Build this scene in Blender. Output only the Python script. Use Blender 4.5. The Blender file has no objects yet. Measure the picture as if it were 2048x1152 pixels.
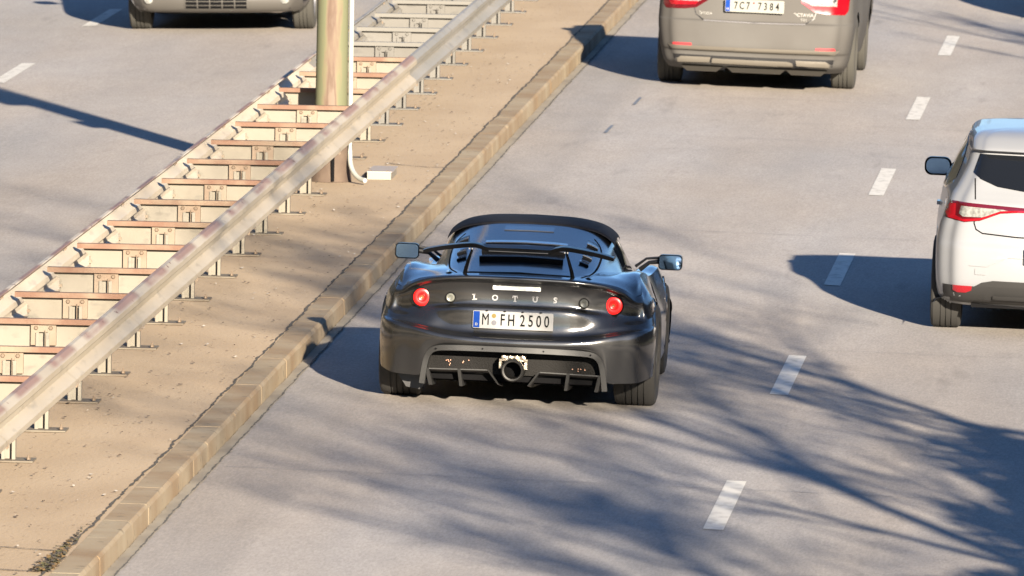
import bpy, bmesh, math, random
import numpy as np
from mathutils import Matrix, Vector
from mathutils.bvhtree import BVHTree
random.seed(7); np.random.seed(7)
scene = bpy.context.scene
COL = scene.collection

# ------------------------------------------------------------ camera
FPX = 26300.0
VPX, VPY = 2669.0 - 1024.0, 1492.0 + 576.0
dy = np.array([VPX, VPY, FPX]); dy /= np.linalg.norm(dy)
rho = math.radians(0.9); s_, c_ = math.sin(rho), math.cos(rho)
dz = np.array([s_, c_, -(dy[0]*s_ + dy[1]*c_)/dy[2]]); dz /= np.linalg.norm(dz)
dx = np.cross(dy, dz)
if dx[0] < 0: dx = -dx
Rw = np.array([dx, dy, dz])
cam_d = bpy.data.cameras.new('camera'); cam = bpy.data.objects.new('camera', cam_d); COL.objects.link(cam)
cam_d.sensor_width = 36.0; cam_d.lens = FPX/2048.0*36.0
cam_d.clip_start = 1.0; cam_d.clip_end = 3000.0
M4 = Matrix.Identity(4)
for i in range(3):
    M4[i][0] = Rw[i, 0]; M4[i][1] = Rw[i, 1]; M4[i][2] = -Rw[i, 2]
CAMP = (6.87, 0.0, 7.39)
M4[0][3], M4[1][3], M4[2][3] = CAMP
cam.matrix_world = M4
cam_d.dof.use_dof = True; cam_d.dof.focus_distance = 84.5; cam_d.dof.aperture_fstop = 13.0
scene.camera = cam

# ------------------------------------------------------------ sky and sun
SUN = Vector((1.10, -3.45, 1.0)).normalized()
world = bpy.data.worlds.new('World'); scene.world = world; world.use_nodes = True
wn = world.node_tree; wn.nodes.clear()
sky = wn.nodes.new('ShaderNodeTexSky'); sky.sky_type = 'NISHITA'; sky.sun_disc = False
sky.sun_elevation = math.asin(SUN.z); sky.sun_rotation = math.atan2(SUN.x, SUN.y)
sky.air_density = 0.75; sky.dust_density = 0.0; sky.ozone_density = 4.0
bg = wn.nodes.new('ShaderNodeBackground'); bg.inputs['Strength'].default_value = 0.05
wo = wn.nodes.new('ShaderNodeOutputWorld')
wn.links.new(sky.outputs[0], bg.inputs[0]); wn.links.new(bg.outputs[0], wo.inputs[0])
sd = bpy.data.lights.new('sun', 'SUN'); sun = bpy.data.objects.new('sun', sd); COL.objects.link(sun)
sd.energy = 5.0; sd.angle = math.radians(0.53); sd.color = (1.0, 0.87, 0.70)
sun.rotation_euler = SUN.to_track_quat('Z', 'Y').to_euler()
sun.location = (30, -60, 40)
vs = scene.view_settings
vs.view_transform = 'Standard'; vs.look = 'None'; vs.gamma = 1.0; vs.use_curve_mapping = False
vs.exposure = 2.03
scene.cycles.max_bounces = 6
scene.cycles.use_denoising = True

# ------------------------------------------------------------ helpers
def road_z(x): return -0.025*x
def left_z(x): return 0.03 + 0.02*(x + 1.9)

def mat(name, base, rough=0.5, metal=0.0, coat=0.0, ior=1.5, coat_ior=1.5, col2=None, scale=4.0, detail=5.0,
        bump=0.0, bscale=60.0, stretch=(1, 1, 1), lo=0.4, hi=0.65, emit=None, speck=None, obj=False, coat_rough=0.03, spec=0.5):
    m = bpy.data.materials.new(name); m.use_nodes = True
    t = m.node_tree; b = t.nodes['Principled BSDF']
    b.inputs['Base Color'].default_value = (*base, 1)
    b.inputs['Roughness'].default_value = rough; b.inputs['Metallic'].default_value = metal
    b.inputs['IOR'].default_value = ior; b.inputs['Specular IOR Level'].default_value = spec
    if coat:
        b.inputs['Coat Weight'].default_value = coat; b.inputs['Coat IOR'].default_value = coat_ior
        b.inputs['Coat Roughness'].default_value = coat_rough
    if emit:
        b.inputs['Emission Color'].default_value = (*emit[0], 1); b.inputs['Emission Strength'].default_value = emit[1]
    if col2 or bump or speck:
        if obj:
            tc = t.nodes.new('ShaderNodeTexCoord'); src = tc.outputs['Object']
        else:
            tc = t.nodes.new('ShaderNodeNewGeometry'); src = tc.outputs['Position']
        mp = t.nodes.new('ShaderNodeMapping'); mp.inputs['Scale'].default_value = stretch
        t.links.new(src, mp.inputs[0]); src = mp.outputs[0]
    out = None
    if col2:
        n = t.nodes.new('ShaderNodeTexNoise'); n.inputs['Scale'].default_value = scale; n.inputs['Detail'].default_value = detail
        t.links.new(src, n.inputs['Vector'])
        r = t.nodes.new('ShaderNodeMapRange'); r.inputs[1].default_value = lo; r.inputs[2].default_value = hi
        t.links.new(n.outputs[0], r.inputs[0])
        mx = t.nodes.new('ShaderNodeMix'); mx.data_type = 'RGBA'
        mx.inputs[6].default_value = (*base, 1); mx.inputs[7].default_value = (*col2, 1)
        t.links.new(r.outputs[0], mx.inputs[0]); out = mx.outputs[2]
    if speck:   # (scale, lo, hi, colour)
        n = t.nodes.new('ShaderNodeTexNoise'); n.inputs['Scale'].default_value = speck[0]; n.inputs['Detail'].default_value = 2
        t.links.new(src, n.inputs['Vector'])
        r = t.nodes.new('ShaderNodeMapRange'); r.inputs[1].default_value = speck[1]; r.inputs[2].default_value = speck[2]
        t.links.new(n.outputs[0], r.inputs[0])
        mx = t.nodes.new('ShaderNodeMix'); mx.data_type = 'RGBA'
        mx.inputs[6].default_value = (*base, 1); mx.inputs[7].default_value = (*speck[3], 1)
        if out: t.links.new(out, mx.inputs[6])
        t.links.new(r.outputs[0], mx.inputs[0]); out = mx.outputs[2]
    if out: t.links.new(out, b.inputs['Base Color'])
    if bump:
        n = t.nodes.new('ShaderNodeTexNoise'); n.inputs['Scale'].default_value = bscale; n.inputs['Detail'].default_value = 6
        t.links.new(src, n.inputs['Vector'])
        bp = t.nodes.new('ShaderNodeBump'); bp.inputs['Strength'].default_value = 1.0; bp.inputs['Distance'].default_value = bump
        t.links.new(n.outputs[0], bp.inputs['Height']); t.links.new(bp.outputs[0], b.inputs['Normal'])
    return m

def mesh_obj(name, verts, faces, m, parent=None, smooth=None, mats=None, fmat=None):
    me = bpy.data.meshes.new(name); me.from_pydata([tuple(v) for v in verts], [], faces)
    if mats:
        for q in mats: me.materials.append(q)
        for p, i in zip(me.polygons, fmat): p.material_index = i
    elif m: me.materials.append(m)
    if smooth is not None:
        me.shade_smooth(); me.set_sharp_from_angle(angle=math.radians(smooth))
    me.update()
    o = bpy.data.objects.new(name, me); COL.objects.link(o)
    if parent: o.parent = parent
    return o

def bm_obj(name, bm, m, parent=None, smooth=None):
    me = bpy.data.meshes.new(name); bm.to_mesh(me); bm.free()
    if m: me.materials.append(m)
    if smooth is not None:
        me.shade_smooth(); me.set_sharp_from_angle(angle=math.radians(smooth))
    o = bpy.data.objects.new(name, me); COL.objects.link(o)
    if parent: o.parent = parent
    return o

class MB:
    """collects boxes, prisms, tubes and lathes into one mesh"""
    def __init__(s): s.v = []; s.f = []
    def add(s, v, f):
        k = len(s.v); s.v += [tuple(p) for p in v]; s.f += [tuple(i + k for i in q) for q in f]; return s
    def box(s, c, d, rot=None):
        x, y, z = (q/2 for q in d)
        v = [Vector((i*x, j*y, k*z)) for i in (-1, 1) for j in (-1, 1) for k in (-1, 1)]
        if rot: v = [rot @ p for p in v]
        v = [p + Vector(c) for p in v]
        return s.add(v, [(0, 1, 3, 2), (4, 6, 7, 5), (0, 4, 5, 1), (2, 3, 7, 6), (0, 2, 6, 4), (1, 5, 7, 3)])
    def prism(s, poly, axis, a, b):
        n = len(poly); v = []
        for w in (a, b):
            for p, q in poly:
                v.append({'x': (w, p, q), 'y': (p, w, q), 'z': (p, q, w)}[axis])
        return s.add(v, [tuple(range(n)), tuple(range(2*n-1, n-1, -1))] + [(i, (i+1) % n, n+(i+1) % n, n+i) for i in range(n)])
    def tube(s, pts, rad, n=10, cap=True):
        pts = [Vector(p) for p in pts]; rings = []
        if not isinstance(rad, (list, tuple)): rad = [rad]*len(pts)
        for i, p in enumerate(pts):
            d = (pts[min(i+1, len(pts)-1)] - pts[max(i-1, 0)]).normalized()
            a = d.cross(Vector((0, 0, 1)))
            if a.length < .1: a = d.cross(Vector((1, 0, 0)))
            a.normalize(); b = d.cross(a)
            rings.append([p + (a*math.cos(2*math.pi*k/n) + b*math.sin(2*math.pi*k/n))*rad[i] for k in range(n)])
        v = [q for r in rings for q in r]
        f = [(i*n+k, i*n+(k+1) % n, (i+1)*n+(k+1) % n, (i+1)*n+k) for i in range(len(pts)-1) for k in range(n)]
        if cap: f += [tuple(range(n))[::-1], tuple((len(pts)-1)*n + k for k in range(n))]
        return s.add(v, f)
    def lathe(s, prof, c, axis='x', n=40, close=True):
        v = []; m_ = len(prof)
        for k in range(n):
            a = 2*math.pi*k/n
            for h, r in prof:
                p = {'x': (h, r*math.cos(a), r*math.sin(a)), 'y': (r*math.cos(a), h, r*math.sin(a)), 'z': (r*math.cos(a), r*math.sin(a), h)}[axis]
                v.append(tuple(p[i] + c[i] for i in range(3)))
        f = [(k*m_+j, k*m_+j+1, ((k+1) % n)*m_+j+1, ((k+1) % n)*m_+j) for k in range(n) for j in range(m_-1)]
        return s.add(v, f)
    def build(s, name, m, parent=None, smooth=30):
        return mesh_obj(name, s.v, s.f, m, parent, smooth)

def tag(o, label=None, cat=None, group=None, kind=None):
    if label: o['label'] = label
    if cat: o['category'] = cat
    if group: o['group'] = group
    if kind: o['kind'] = kind
    return o
def empty(name, loc=(0, 0, 0), rot=(0, 0, 0)):
    o = bpy.data.objects.new(name, None); COL.objects.link(o); o.location = loc; o.rotation_euler = rot
    o.empty_display_size = .2
    return o
def inst(src, parent, loc, rot=(0, 0, 0)):
    o = src.copy(); COL.objects.link(o); o.parent = parent; o.location = loc; o.rotation_euler = rot
    for ch in src.children:
        d = ch.copy(); COL.objects.link(d); d.parent = o
    return o
def copy_tree(src, parent=None):
    o = src.copy(); COL.objects.link(o); o.parent = parent
    for ch in list(src.children): copy_tree(ch, o)
    return o

def pchip(P, n):
    """interpolating, non-overshooting spline along axis 0"""
    P = np.asarray(P, float); k = P.shape[0]
    d = np.diff(P, axis=0); m = np.zeros_like(P)
    prod = d[:-1]*d[1:]
    with np.errstate(divide='ignore', invalid='ignore'):
        hm = np.where(prod > 0, 2*prod/(d[:-1]+d[1:]), 0.0)
    av = 0.5*(d[:-1]+d[1:])
    hm = np.nan_to_num(hm)
    m[1:-1] = np.where(prod > 0, 0.6*hm + 0.4*av, 0.35*av)
    m[0] = d[0]; m[-1] = d[-1]
    out = []
    for i in range(k-1):
        for j in range(n):
            t = j/n; t2, t3 = t*t, t*t*t
            out.append((2*t3-3*t2+1)*P[i] + (t3-2*t2+t)*m[i] + (-2*t3+3*t2)*P[i+1] + (t3-t2)*m[i+1])
    out.append(P[-1])
    return np.array(out)
def net(P, nr, nc):
    A = pchip(P, nr); return np.transpose(pchip(np.transpose(A, (1, 0, 2)), nc), (1, 0, 2))
def mirror_cols(P):
    """P rows x cols (col 0 at x=0) -> both sides"""
    P = np.asarray(P, float); Q = P[:, :0:-1].copy(); Q[..., 0] *= -1
    return np.concatenate([Q, P], axis=1)
def grid_faces(r, c, flip=False):
    f = [(i*c+j, i*c+j+1, (i+1)*c+j+1, (i+1)*c+j) for i in range(r-1) for j in range(c-1)]
    return [q[::-1] for q in f] if flip else f

def arch_cut(V, F, wheels):
    """removes faces inside the wheel circles and snaps the border to them; wheels: (y, z, r)"""
    V = [list(v) for v in V]; keep = []
    ins = {}
    def inside(i):
        if i not in ins:
            x, y, z = V[i]; ins[i] = -1
            if abs(x) > 0.5:
                for w, (wy, wz, r) in enumerate(wheels):
                    if math.hypot(y-wy, z-wz) < r: ins[i] = w
        return ins[i]
    for q in F:
        s = [inside(i) for i in q]
        if all(k >= 0 for k in s): continue
        keep.append(q)
    used = set(i for q in keep for i in q)
    for i in used:
        w = inside(i)
        if w >= 0:
            wy, wz, r = wheels[w]; x, y, z = V[i]; d = math.hypot(y-wy, z-wz) or 1
            V[i][1] = wy + (y-wy)*r/d; V[i][2] = wz + (z-wz)*r/d
    return V, keep

def bvh_of(*objs):
    V = []; F = []
    for o in objs:
        k = len(V); V += [v.co.copy() for v in o.data.vertices]; F += [tuple(i+k for i in p.vertices) for p in o.data.polygons]
    return BVHTree.FromPolygons(V, F)

def project(name, polys, bvh, axis, off, m, parent, thick=0.008, step=0.03, smooth=40, flat=None):
    """polygon(s) laid on a body surface: axis rear/front (u=x,v=z), top (u=x,v=y), left/right (u=y,v=z)"""
    dirs = {'rear': (0, 1, 0), 'front': (0, -1, 0), 'top': (0, 0, -1), 'left': (1, 0, 0), 'right': (-1, 0, 0)}
    d = Vector(dirs[axis]); bm = bmesh.new()
    if polys and not isinstance(polys[0][0], (tuple, list)): polys = [polys]
    for poly in polys:
        vs_ = [bm.verts.new((p[0], p[1], 0)) for p in poly]
        es = [bm.edges.new((vs_[i], vs_[(i+1) % len(vs_)])) for i in range(len(vs_))]
        bmesh.ops.triangle_fill(bm, use_beauty=True, edges=es)
    us = [v.co.x for v in bm.verts]; ws = [v.co.y for v in bm.verts]
    for lo, hi, no in ((min(us), max(us), (1, 0, 0)), (min(ws), max(ws), (0, 1, 0))):
        k = math.floor(lo/step)+1
        while k*step < hi:
            co = (k*step, 0, 0) if no[0] else (0, k*step, 0)
            bmesh.ops.bisect_plane(bm, geom=bm.verts[:]+bm.edges[:]+bm.faces[:], plane_co=co, plane_no=no)
            k += 1
    edge = [e for e in bm.edges if e.is_boundary]
    last = None
    for v in bm.verts:
        u, w = v.co.x, v.co.y
        o = {'rear': (u, -6, w), 'front': (u, 8, w), 'top': (u, w, 5), 'left': (-4, u, w), 'right': (4, u, w)}[axis]
        hit = bvh.ray_cast(Vector(o), d)
        if flat is not None:
            p = Vector(o); k = {'rear': 1, 'front': 1, 'top': 2, 'left': 0, 'right': 0}[axis]; p[k] = flat
        elif hit[0] is not None: p = hit[0]; last = p
        else:
            q = bvh.find_nearest(Vector(last) if last else Vector(o))[0]; p = Vector(o)
            k = {'rear': 1, 'front': 1, 'top': 2, 'left': 0, 'right': 0}[axis]; p[k] = q[k]
        v.co = p - d*off
    r = bmesh.ops.extrude_edge_only(bm, edges=edge)
    for g in r['geom']:
        if isinstance(g, bmesh.types.BMVert): g.co += d*(thick+off)
    bmesh.ops.recalc_face_normals(bm, faces=bm.faces[:])
    return bm_obj(name, bm, m, parent, smooth)

def circle(cx, cy, r, n=24, ry=None):
    return [(cx + r*math.cos(2*math.pi*k/n), cy + (ry or r)*math.sin(2*math.pi*k/n)) for k in range(n)]
def rrect(x0, y0, x1, y1, r=.01, n=4):
    out = []
    for cx, cy, a in ((x1-r, y1-r, 0), (x0+r, y1-r, 90), (x0+r, y0+r, 180), (x1-r, y0+r, 270)):
        for k in range(n+1):
            t = math.radians(a + 90*k/n); out.append((cx+r*math.cos(t), cy+r*math.sin(t)))
    return out

def text_mesh(name, body, size, m, parent, loc, rot=(math.pi/2, 0, 0), sx=1.0, ext=.002, space=1.0, bold=0.0):
    cu = bpy.data.curves.new(name, 'FONT'); cu.body = body; cu.size = size; cu.extrude = ext; cu.offset = bold
    cu.align_x = 'CENTER'; cu.align_y = 'CENTER'; cu.space_character = space; cu.resolution_u = 3
    to = bpy.data.objects.new(name, cu); COL.objects.link(to)
    dg = bpy.context.evaluated_depsgraph_get(); me = bpy.data.meshes.new_from_object(to.evaluated_get(dg))
    bpy.data.objects.remove(to); bpy.data.curves.remove(cu)
    me.materials.clear(); me.materials.append(m)
    o = bpy.data.objects.new(name, me); COL.objects.link(o); o.parent = parent; o.location = loc; o.rotation_euler = rot
    o.scale = (sx, 1, 1)
    return o

# ------------------------------------------------------------ materials
def asphalt(name, tone=1.0):
    m = bpy.data.materials.new(name); m.use_nodes = True; t = m.node_tree; b = t.nodes['Principled BSDF']
    b.inputs['Roughness'].default_value = .85; b.inputs['Specular IOR Level'].default_value = .35
    g = t.nodes.new('ShaderNodeNewGeometry'); L = t.links.new
    def noise(sc, det, st=(1, 1, 1), rough=.5):
        mp = t.nodes.new('ShaderNodeMapping'); mp.inputs['Scale'].default_value = st; L(g.outputs['Position'], mp.inputs[0])
        n = t.nodes.new('ShaderNodeTexNoise'); n.inputs['Scale'].default_value = sc; n.inputs['Detail'].default_value = det
        n.inputs['Roughness'].default_value = rough; L(mp.outputs[0], n.inputs['Vector']); return n.outputs[0]
    def rng(src, a, b_, c, d):
        r = t.nodes.new('ShaderNodeMapRange'); r.inputs[1].default_value = a; r.inputs[2].default_value = b_
        r.inputs[3].default_value = c; r.inputs[4].default_value = d; L(src, r.inputs[0]); return r.outputs[0]
    def mul(a, b_):
        n = t.nodes.new('ShaderNodeMath'); n.operation = 'MULTIPLY'; L(a, n.inputs[0]); L(b_, n.inputs[1]); return n.outputs[0]
    blotch = rng(noise(.35, 4, (1, .25, 1)), .3, .7, .88, 1.12)
    mid = rng(noise(2.2, 5, (1, .3, 1), .6), .3, .7, .94, 1.06)
    lanes = rng(noise(.9, 2, (1, .004, 1)), .3, .7, .92, 1.08)
    grit = rng(noise(60, 4, (1, .16, 1), .75), .3, .7, .82, 1.18)
    fine = rng(noise(13, 6, (1, .12, 1), .75), .25, .75, .93, 1.07)
    sx = t.nodes.new('ShaderNodeSeparateXYZ'); L(g.outputs['Position'], sx.inputs[0])
    wob = t.nodes.new('ShaderNodeMath'); wob.operation = 'MULTIPLY_ADD'; L(noise(1.2, 3, (1, .1, 1)), wob.inputs[0]); wob.inputs[1].default_value = .35; L(sx.outputs['X'], wob.inputs[2])
    edge = rng(wob.outputs[0], .95, 1.12, .87 if tone == 1.0 else 1.0, 1.0)
    chips = rng(noise(11, 3, (1, .3, 1), .8), .70, .76, 1.0, 1.35)
    drips = rng(noise(2.6, 3, (1, .12, 1), .7), .62, .72, 1.0, .84)
    edge = mul(mul(edge, chips), drips)
    f = mul(mul(mul(mul(mul(blotch, mid), lanes), grit), fine), edge)
    warm = t.nodes.new('ShaderNodeMix'); warm.data_type = 'RGBA'
    warm.inputs[6].default_value = (.300*tone, .286*tone, .276*tone, 1); warm.inputs[7].default_value = (.325*tone, .287*tone, .250*tone, 1)
    L(rng(noise(.5, 3, (1, .2, 1)), .35, .65, 0, 1), warm.inputs[0])
    vm = t.nodes.new('ShaderNodeVectorMath'); vm.operation = 'SCALE'; L(warm.outputs[2], vm.inputs[0]); L(f, vm.inputs['Scale'])
    L(vm.outputs[0], b.inputs['Base Color'])
    bp = t.nodes.new('ShaderNodeBump'); bp.inputs['Distance'].default_value = .004; bp.inputs['Strength'].default_value = .6
    L(noise(90, 3, (1, 1, 1), .7), bp.inputs['Height']); L(bp.outputs[0], b.inputs['Normal'])
    return m
m_asphalt = asphalt('asphalt_right'); m_asphalt_l = asphalt('asphalt_left', .995)
m_paint_line = mat('road_paint', (.56, .54, .49), .7, col2=(.36, .34, .30), scale=14, stretch=(1, .4, 1), lo=.5, hi=.75, bump=.002)
m_median = mat('median_paving', (.385, .295, .195), .9, col2=(.33, .245, .155), scale=1.6, stretch=(1, .35, 1), lo=.35, hi=.7, bump=.004, bscale=45,
               speck=(30, .66, .74, (.22, .155, .095)))
m_kerb = mat('kerb_stone', (.275, .225, .150), .85, col2=(.205, .140, .075), scale=1.7, lo=.35, hi=.68, bump=.002, bscale=40, speck=(14, .62, .74, (.15, .115, .07)))
m_gutter = mat('gutter_mortar', (.245, .215, .165), .9, col2=(.18, .155, .12), scale=5, stretch=(1, .3, 1), bump=.003)
m_crack2 = mat('gutter_crack', (.075, .07, .06), .95)
m_crack = mat('dark_crack', (.055, .047, .036), .95)
m_tar = mat('tar', (.13, .128, .12), .5)
m_seam = mat('joint_tar', (.17, .165, .17), .7)
m_verge = mat('verge_soil', (.07, .085, .03), .95, col2=(.10, .085, .05), scale=.5)
def rail_mat(name, base, base2, rust):
    m = bpy.data.materials.new(name); m.use_nodes = True; t = m.node_tree; b = t.nodes['Principled BSDF']; L = t.links.new
    b.inputs['Roughness'].default_value = .55; b.inputs['Specular IOR Level'].default_value = .3
    g = t.nodes.new('ShaderNodeNewGeometry'); sp = t.nodes.new('ShaderNodeSeparateXYZ'); L(g.outputs['Position'], sp.inputs[0])
    def noise(sc, st=(1, 1, 1), det=4):
        mp = t.nodes.new('ShaderNodeMapping'); mp.inputs['Scale'].default_value = st; L(g.outputs['Position'], mp.inputs[0])
        n = t.nodes.new('ShaderNodeTexNoise'); n.inputs['Scale'].default_value = sc; n.inputs['Detail'].default_value = det
        L(mp.outputs[0], n.inputs['Vector']); return n.outputs[0]
    def rng(src, a, b_, c=0, d=1):
        r = t.nodes.new('ShaderNodeMapRange'); r.inputs[1].default_value = a; r.inputs[2].default_value = b_
        r.inputs[3].default_value = c; r.inputs[4].default_value = d; L(src, r.inputs[0]); return r.outputs[0]
    def mth(op, a, b_):
        n = t.nodes.new('ShaderNodeMath'); n.operation = op
        for i, q in enumerate((a, b_)):
            if isinstance(q, (int, float)): n.inputs[i].default_value = q
            else: L(q, n.inputs[i])
        return n.outputs[0]
    def mix(f, a, b_):
        x = t.nodes.new('ShaderNodeMix'); x.data_type = 'RGBA'; L(f, x.inputs[0])
        for i, q in ((6, a), (7, b_)):
            if isinstance(q, tuple): x.inputs[i].default_value = (*q, 1)
            else: L(q, x.inputs[i])
        return x.outputs[2]
    c = mix(rng(noise(1.3, (1, .5, 1.5)), .35, .65), base, base2)
    c = mix(rng(noise(9, (1, .25, 2)), .58, .72), c, tuple(q*.72 for q in base))
    if rust:
        # rust on the crest of the beam, broken at every bolted joint
        y = mth('DIVIDE', mth('SUBTRACT', sp.outputs['Y'], 79.5-.25), 2.02)
        fr = mth('FRACT', y, 0)
        seg = mth('MULTIPLY', rng(fr, .22, .34), rng(fr, .98, .86))
        h = rng(sp.outputs['Z'], .815, .832)
        n = rng(noise(6, (1, .12, 1)), .30, .46)
        r = mth('MULTIPLY', mth('MULTIPLY', seg, h), n)
        r = mth('MULTIPLY', r, rng(sp.outputs['Y'], 108, 105))
        c = mix(r, c, (.235, .145, .105))
        r2 = mth('MULTIPLY', rng(noise(16, (1, .5, 1)), .66, .72), h)
        c = mix(r2, c, (.12, .05, .025))
    L(c, b.inputs['Base Color'])
    bp = t.nodes.new('ShaderNodeBump'); bp.inputs['Distance'].default_value = .004; L(noise(6, (1, .4, 1)), bp.inputs['Height'])
    L(bp.outputs[0], b.inputs['Normal'])
    return m
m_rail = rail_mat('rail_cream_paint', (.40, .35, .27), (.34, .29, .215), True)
m_rail_bounce = rail_mat('rail_cream_paint_bounce', (.54, .48, .38), (.46, .40, .31), True)  # left beams: lighter cream carries the light bounced inside their hollow
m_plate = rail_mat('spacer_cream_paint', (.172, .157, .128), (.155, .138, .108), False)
m_shade_rail = rail_mat('far_rail_shade_grey', (.27, .25, .215), (.22, .205, .17), False)  # far beams: tree shade put into a greyer colour
m_shade_plate = rail_mat('far_plate_shade_grey', (.115, .11, .10), (.095, .09, .08), False)  # far spacers and posts darkened in colour to stand for tree shade
m_shade_lip = mat('far_flange_shade_grey', (.105, .10, .088), .6)  # unrusted far flange, its shade put into the grey
m_rustlip = mat('rusty_flange', (.125, .065, .04), .75, col2=(.185, .14, .095), scale=3.0, stretch=(1.2, 6, 1), lo=.45, hi=.72, bump=.002)
m_bracket = mat('bracket_paint', (.165, .130, .092), .6, col2=(.14, .095, .06), scale=4)
m_bolt = mat('rusty_bolt', (.12, .085, .055), .6)
m_dark = mat('dark_void', (.004, .004, .0045), .9, spec=.1)
m_pole = bpy.data.materials.new('pole_peeling_paint'); m_pole.use_nodes = True
def pole_mat(m):
    t = m.node_tree; b = t.nodes['Principled BSDF']; L = t.links.new; b.inputs['Roughness'].default_value = .65; b.inputs['Specular IOR Level'].default_value = .2
    g = t.nodes.new('ShaderNodeTexCoord'); o_ = g.outputs['Object']
    sp = t.nodes.new('ShaderNodeSeparateXYZ'); L(o_, sp.inputs[0])
    ab = t.nodes.new('ShaderNodeMath'); ab.operation = 'ABSOLUTE'
    sh = t.nodes.new('ShaderNodeMath'); sh.operation = 'ADD'; sh.inputs[1].default_value = -.006; L(sp.outputs['X'], sh.inputs[0]); L(sh.outputs[0], ab.inputs[0])
    mr = t.nodes.new('ShaderNodeMapRange'); mr.inputs[1].default_value = .02; mr.inputs[2].default_value = .095; mr.inputs[3].default_value = .34; mr.inputs[4].default_value = -.10
    L(ab.outputs[0], mr.inputs[0])
    mp = t.nodes.new('ShaderNodeMapping'); mp.inputs['Scale'].default_value = (14, 14, 2.6); L(o_, mp.inputs[0])
    n = t.nodes.new('ShaderNodeTexNoise'); n.inputs['Scale'].default_value = 1; n.inputs['Detail'].default_value = 6; L(mp.outputs[0], n.inputs[0])
    ad = t.nodes.new('ShaderNodeMath'); ad.operation = 'ADD'; L(n.outputs[0], ad.inputs[0]); L(mr.outputs[0], ad.inputs[1])
    r = t.nodes.new('ShaderNodeValToRGB'); L(ad.outputs[0], r.inputs[0])
    e = r.color_ramp.elements; e[0].position = .50; e[0].color = (.118, .122, .072, 1); e[1].position = .58; e[1].color = (.140, .125, .075, 1)
    for p_, c_ in ((.66, (.140, .112, .076, 1)), (.74, (.125, .088, .064, 1)), (.82, (.098, .066, .048, 1)), (.92, (.145, .108, .082, 1))):
        k = e.new(p_); k.color = c_
    L(r.outputs[0], b.inputs['Base Color'])
pole_mat(m_pole)
m_rustbase = mat('rusty_base', (.055, .036, .026), .85, col2=(.09, .064, .045), scale=4, bump=.006, bscale=12)
m_conduit = mat('conduit', (.30, .31, .28), .4)
m_box = mat('box_white', (.20, .185, .155), .5)
m_boxtop = mat('box_lid', (.30, .27, .25), .6)

# cars
m_lotus = mat('graphite_paint', (.0125, .0125, .0123), .46, metal=.6, coat=1.0, coat_ior=1.78, coat_rough=.13)
m_black = mat('black_plastic', (.012, .012, .013), .45)
m_gloss = mat('black_gloss', (.002, .002, .0024), .3, spec=.12)
m_soft = mat('black_canvas', (.006, .006, .008), .8, spec=.25)
m_glass = mat('tinted_glass', (.006, .007, .009), .05, ior=1.45)
m_mirror = mat('mirror_glass', (.10, .17, .29), .04, metal=1.0)  # blue of the mirrored sky is put into the glass tint
m_pink = mat('pink_red_reflector', (.32, .03, .035), .4)
m_red = mat('red_lens', (.21, .003, .008), .18, coat=1, coat_ior=1.5)
m_bulb = mat('amber_bulb', (.26, .06, .02), .3)
m_redlit = mat('red_lens_lit', (.55, .004, .004), .3, emit=((1.0, .012, .008), .22))
m_reddark = mat('dark_red_lens', (.07, .003, .006), .15, coat=1)
m_clear = mat('clear_lens', (.30, .31, .29), .12, metal=.3, coat=1, col2=(.16, .16, .15), scale=40)
m_badge = mat('badge_silver', (.24, .235, .22), .6)
m_pale = mat('pale_lens', (.155, .155, .13), .35, coat=.5, col2=(.11, .115, .10), scale=40)
m_chrome = mat('chrome', (.75, .74, .72), .12, metal=1.0)
m_silver = mat('silver_letter', (.42, .41, .40), .3, metal=.5)
m_plate_w = mat('number_plate_white', (.25, .25, .245), .6, spec=.2)
m_plate_b = mat('plate_ink', (.004, .005, .005), .8, spec=.05)
m_blue = mat('euro_band_blue', (.001, .030, .19), .6, spec=.1)
m_yellow = mat('seal_ochre', (.12, .08, .004), .6)
m_grey = mat('seal_grey', (.095, .095, .11), .6)
m_tyre = mat('tyre_rubber', (.022, .021, .019), .85)
m_tyre2 = mat('dusty_tyre_rubber', (.040, .038, .032), .9)
m_rim = mat('dark_rim', (.03, .03, .032), .4, metal=.7)
m_rim2 = mat('alloy_rim', (.35, .34, .33), .3, metal=.8)
m_diff = mat('satin_graphite_plastic', (.021, .021, .0205), .5, metal=.1)
m_mesh = mat('grille_mesh', (.009, .0085, .008), .7, spec=.15, bump=.004, bscale=160)
m_heat = mat('heat_shield_steel', (.42, .36, .28), .28, metal=.9, bump=.006, bscale=40)
m_skoda = mat('dusty_beige_grey_paint', (.086, .083, .078), .7, spec=.15, col2=(.068, .064, .059), scale=1.3, obj=True, lo=.35, hi=.65)
m_skoda_b = mat('bumper_trim_silver', (.125, .113, .094), .4, metal=.2)
m_white = mat('white_paint', (.190, .197, .208), .4, coat=.5, coat_ior=1.4)
m_whiteblk = mat('charcoal_bumper', (.019, .0185, .018), .6)
m_leftcar = mat('dark_grey_paint', (.028, .027, .027), .35, metal=.5, coat=1.0, coat_ior=1.6)
m_leftlow = mat('dusty_grey_bumper', (.060, .056, .050), .5)

# ------------------------------------------------------------ ground, roads, median
def sheet(name, xs, ys, zf, m, kind='structure', parent=None):
    v = [(x, y, zf(x)) for y in ys for x in xs]
    o = mesh_obj(name, v, grid_faces(len(ys), len(xs)), m, parent)
    if kind: o['kind'] = kind
    return o
mesh_obj('ground', [(-1500, -1500, -.9), (1500, -1500, -.9), (1500, 2500, -.9), (-1500, 2500, -.9)], [(0, 1, 2, 3)], m_verge)['kind'] = 'structure'
sheet('road', [.22, 2.6, 5.0, 7.3], [-80, 60, 100, 140, 600], road_z, m_asphalt)
sheet('road_opposite', [-9.5, -6, -3, -1.86], [-80, 60, 100, 140, 600], left_z, m_asphalt_l)
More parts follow.
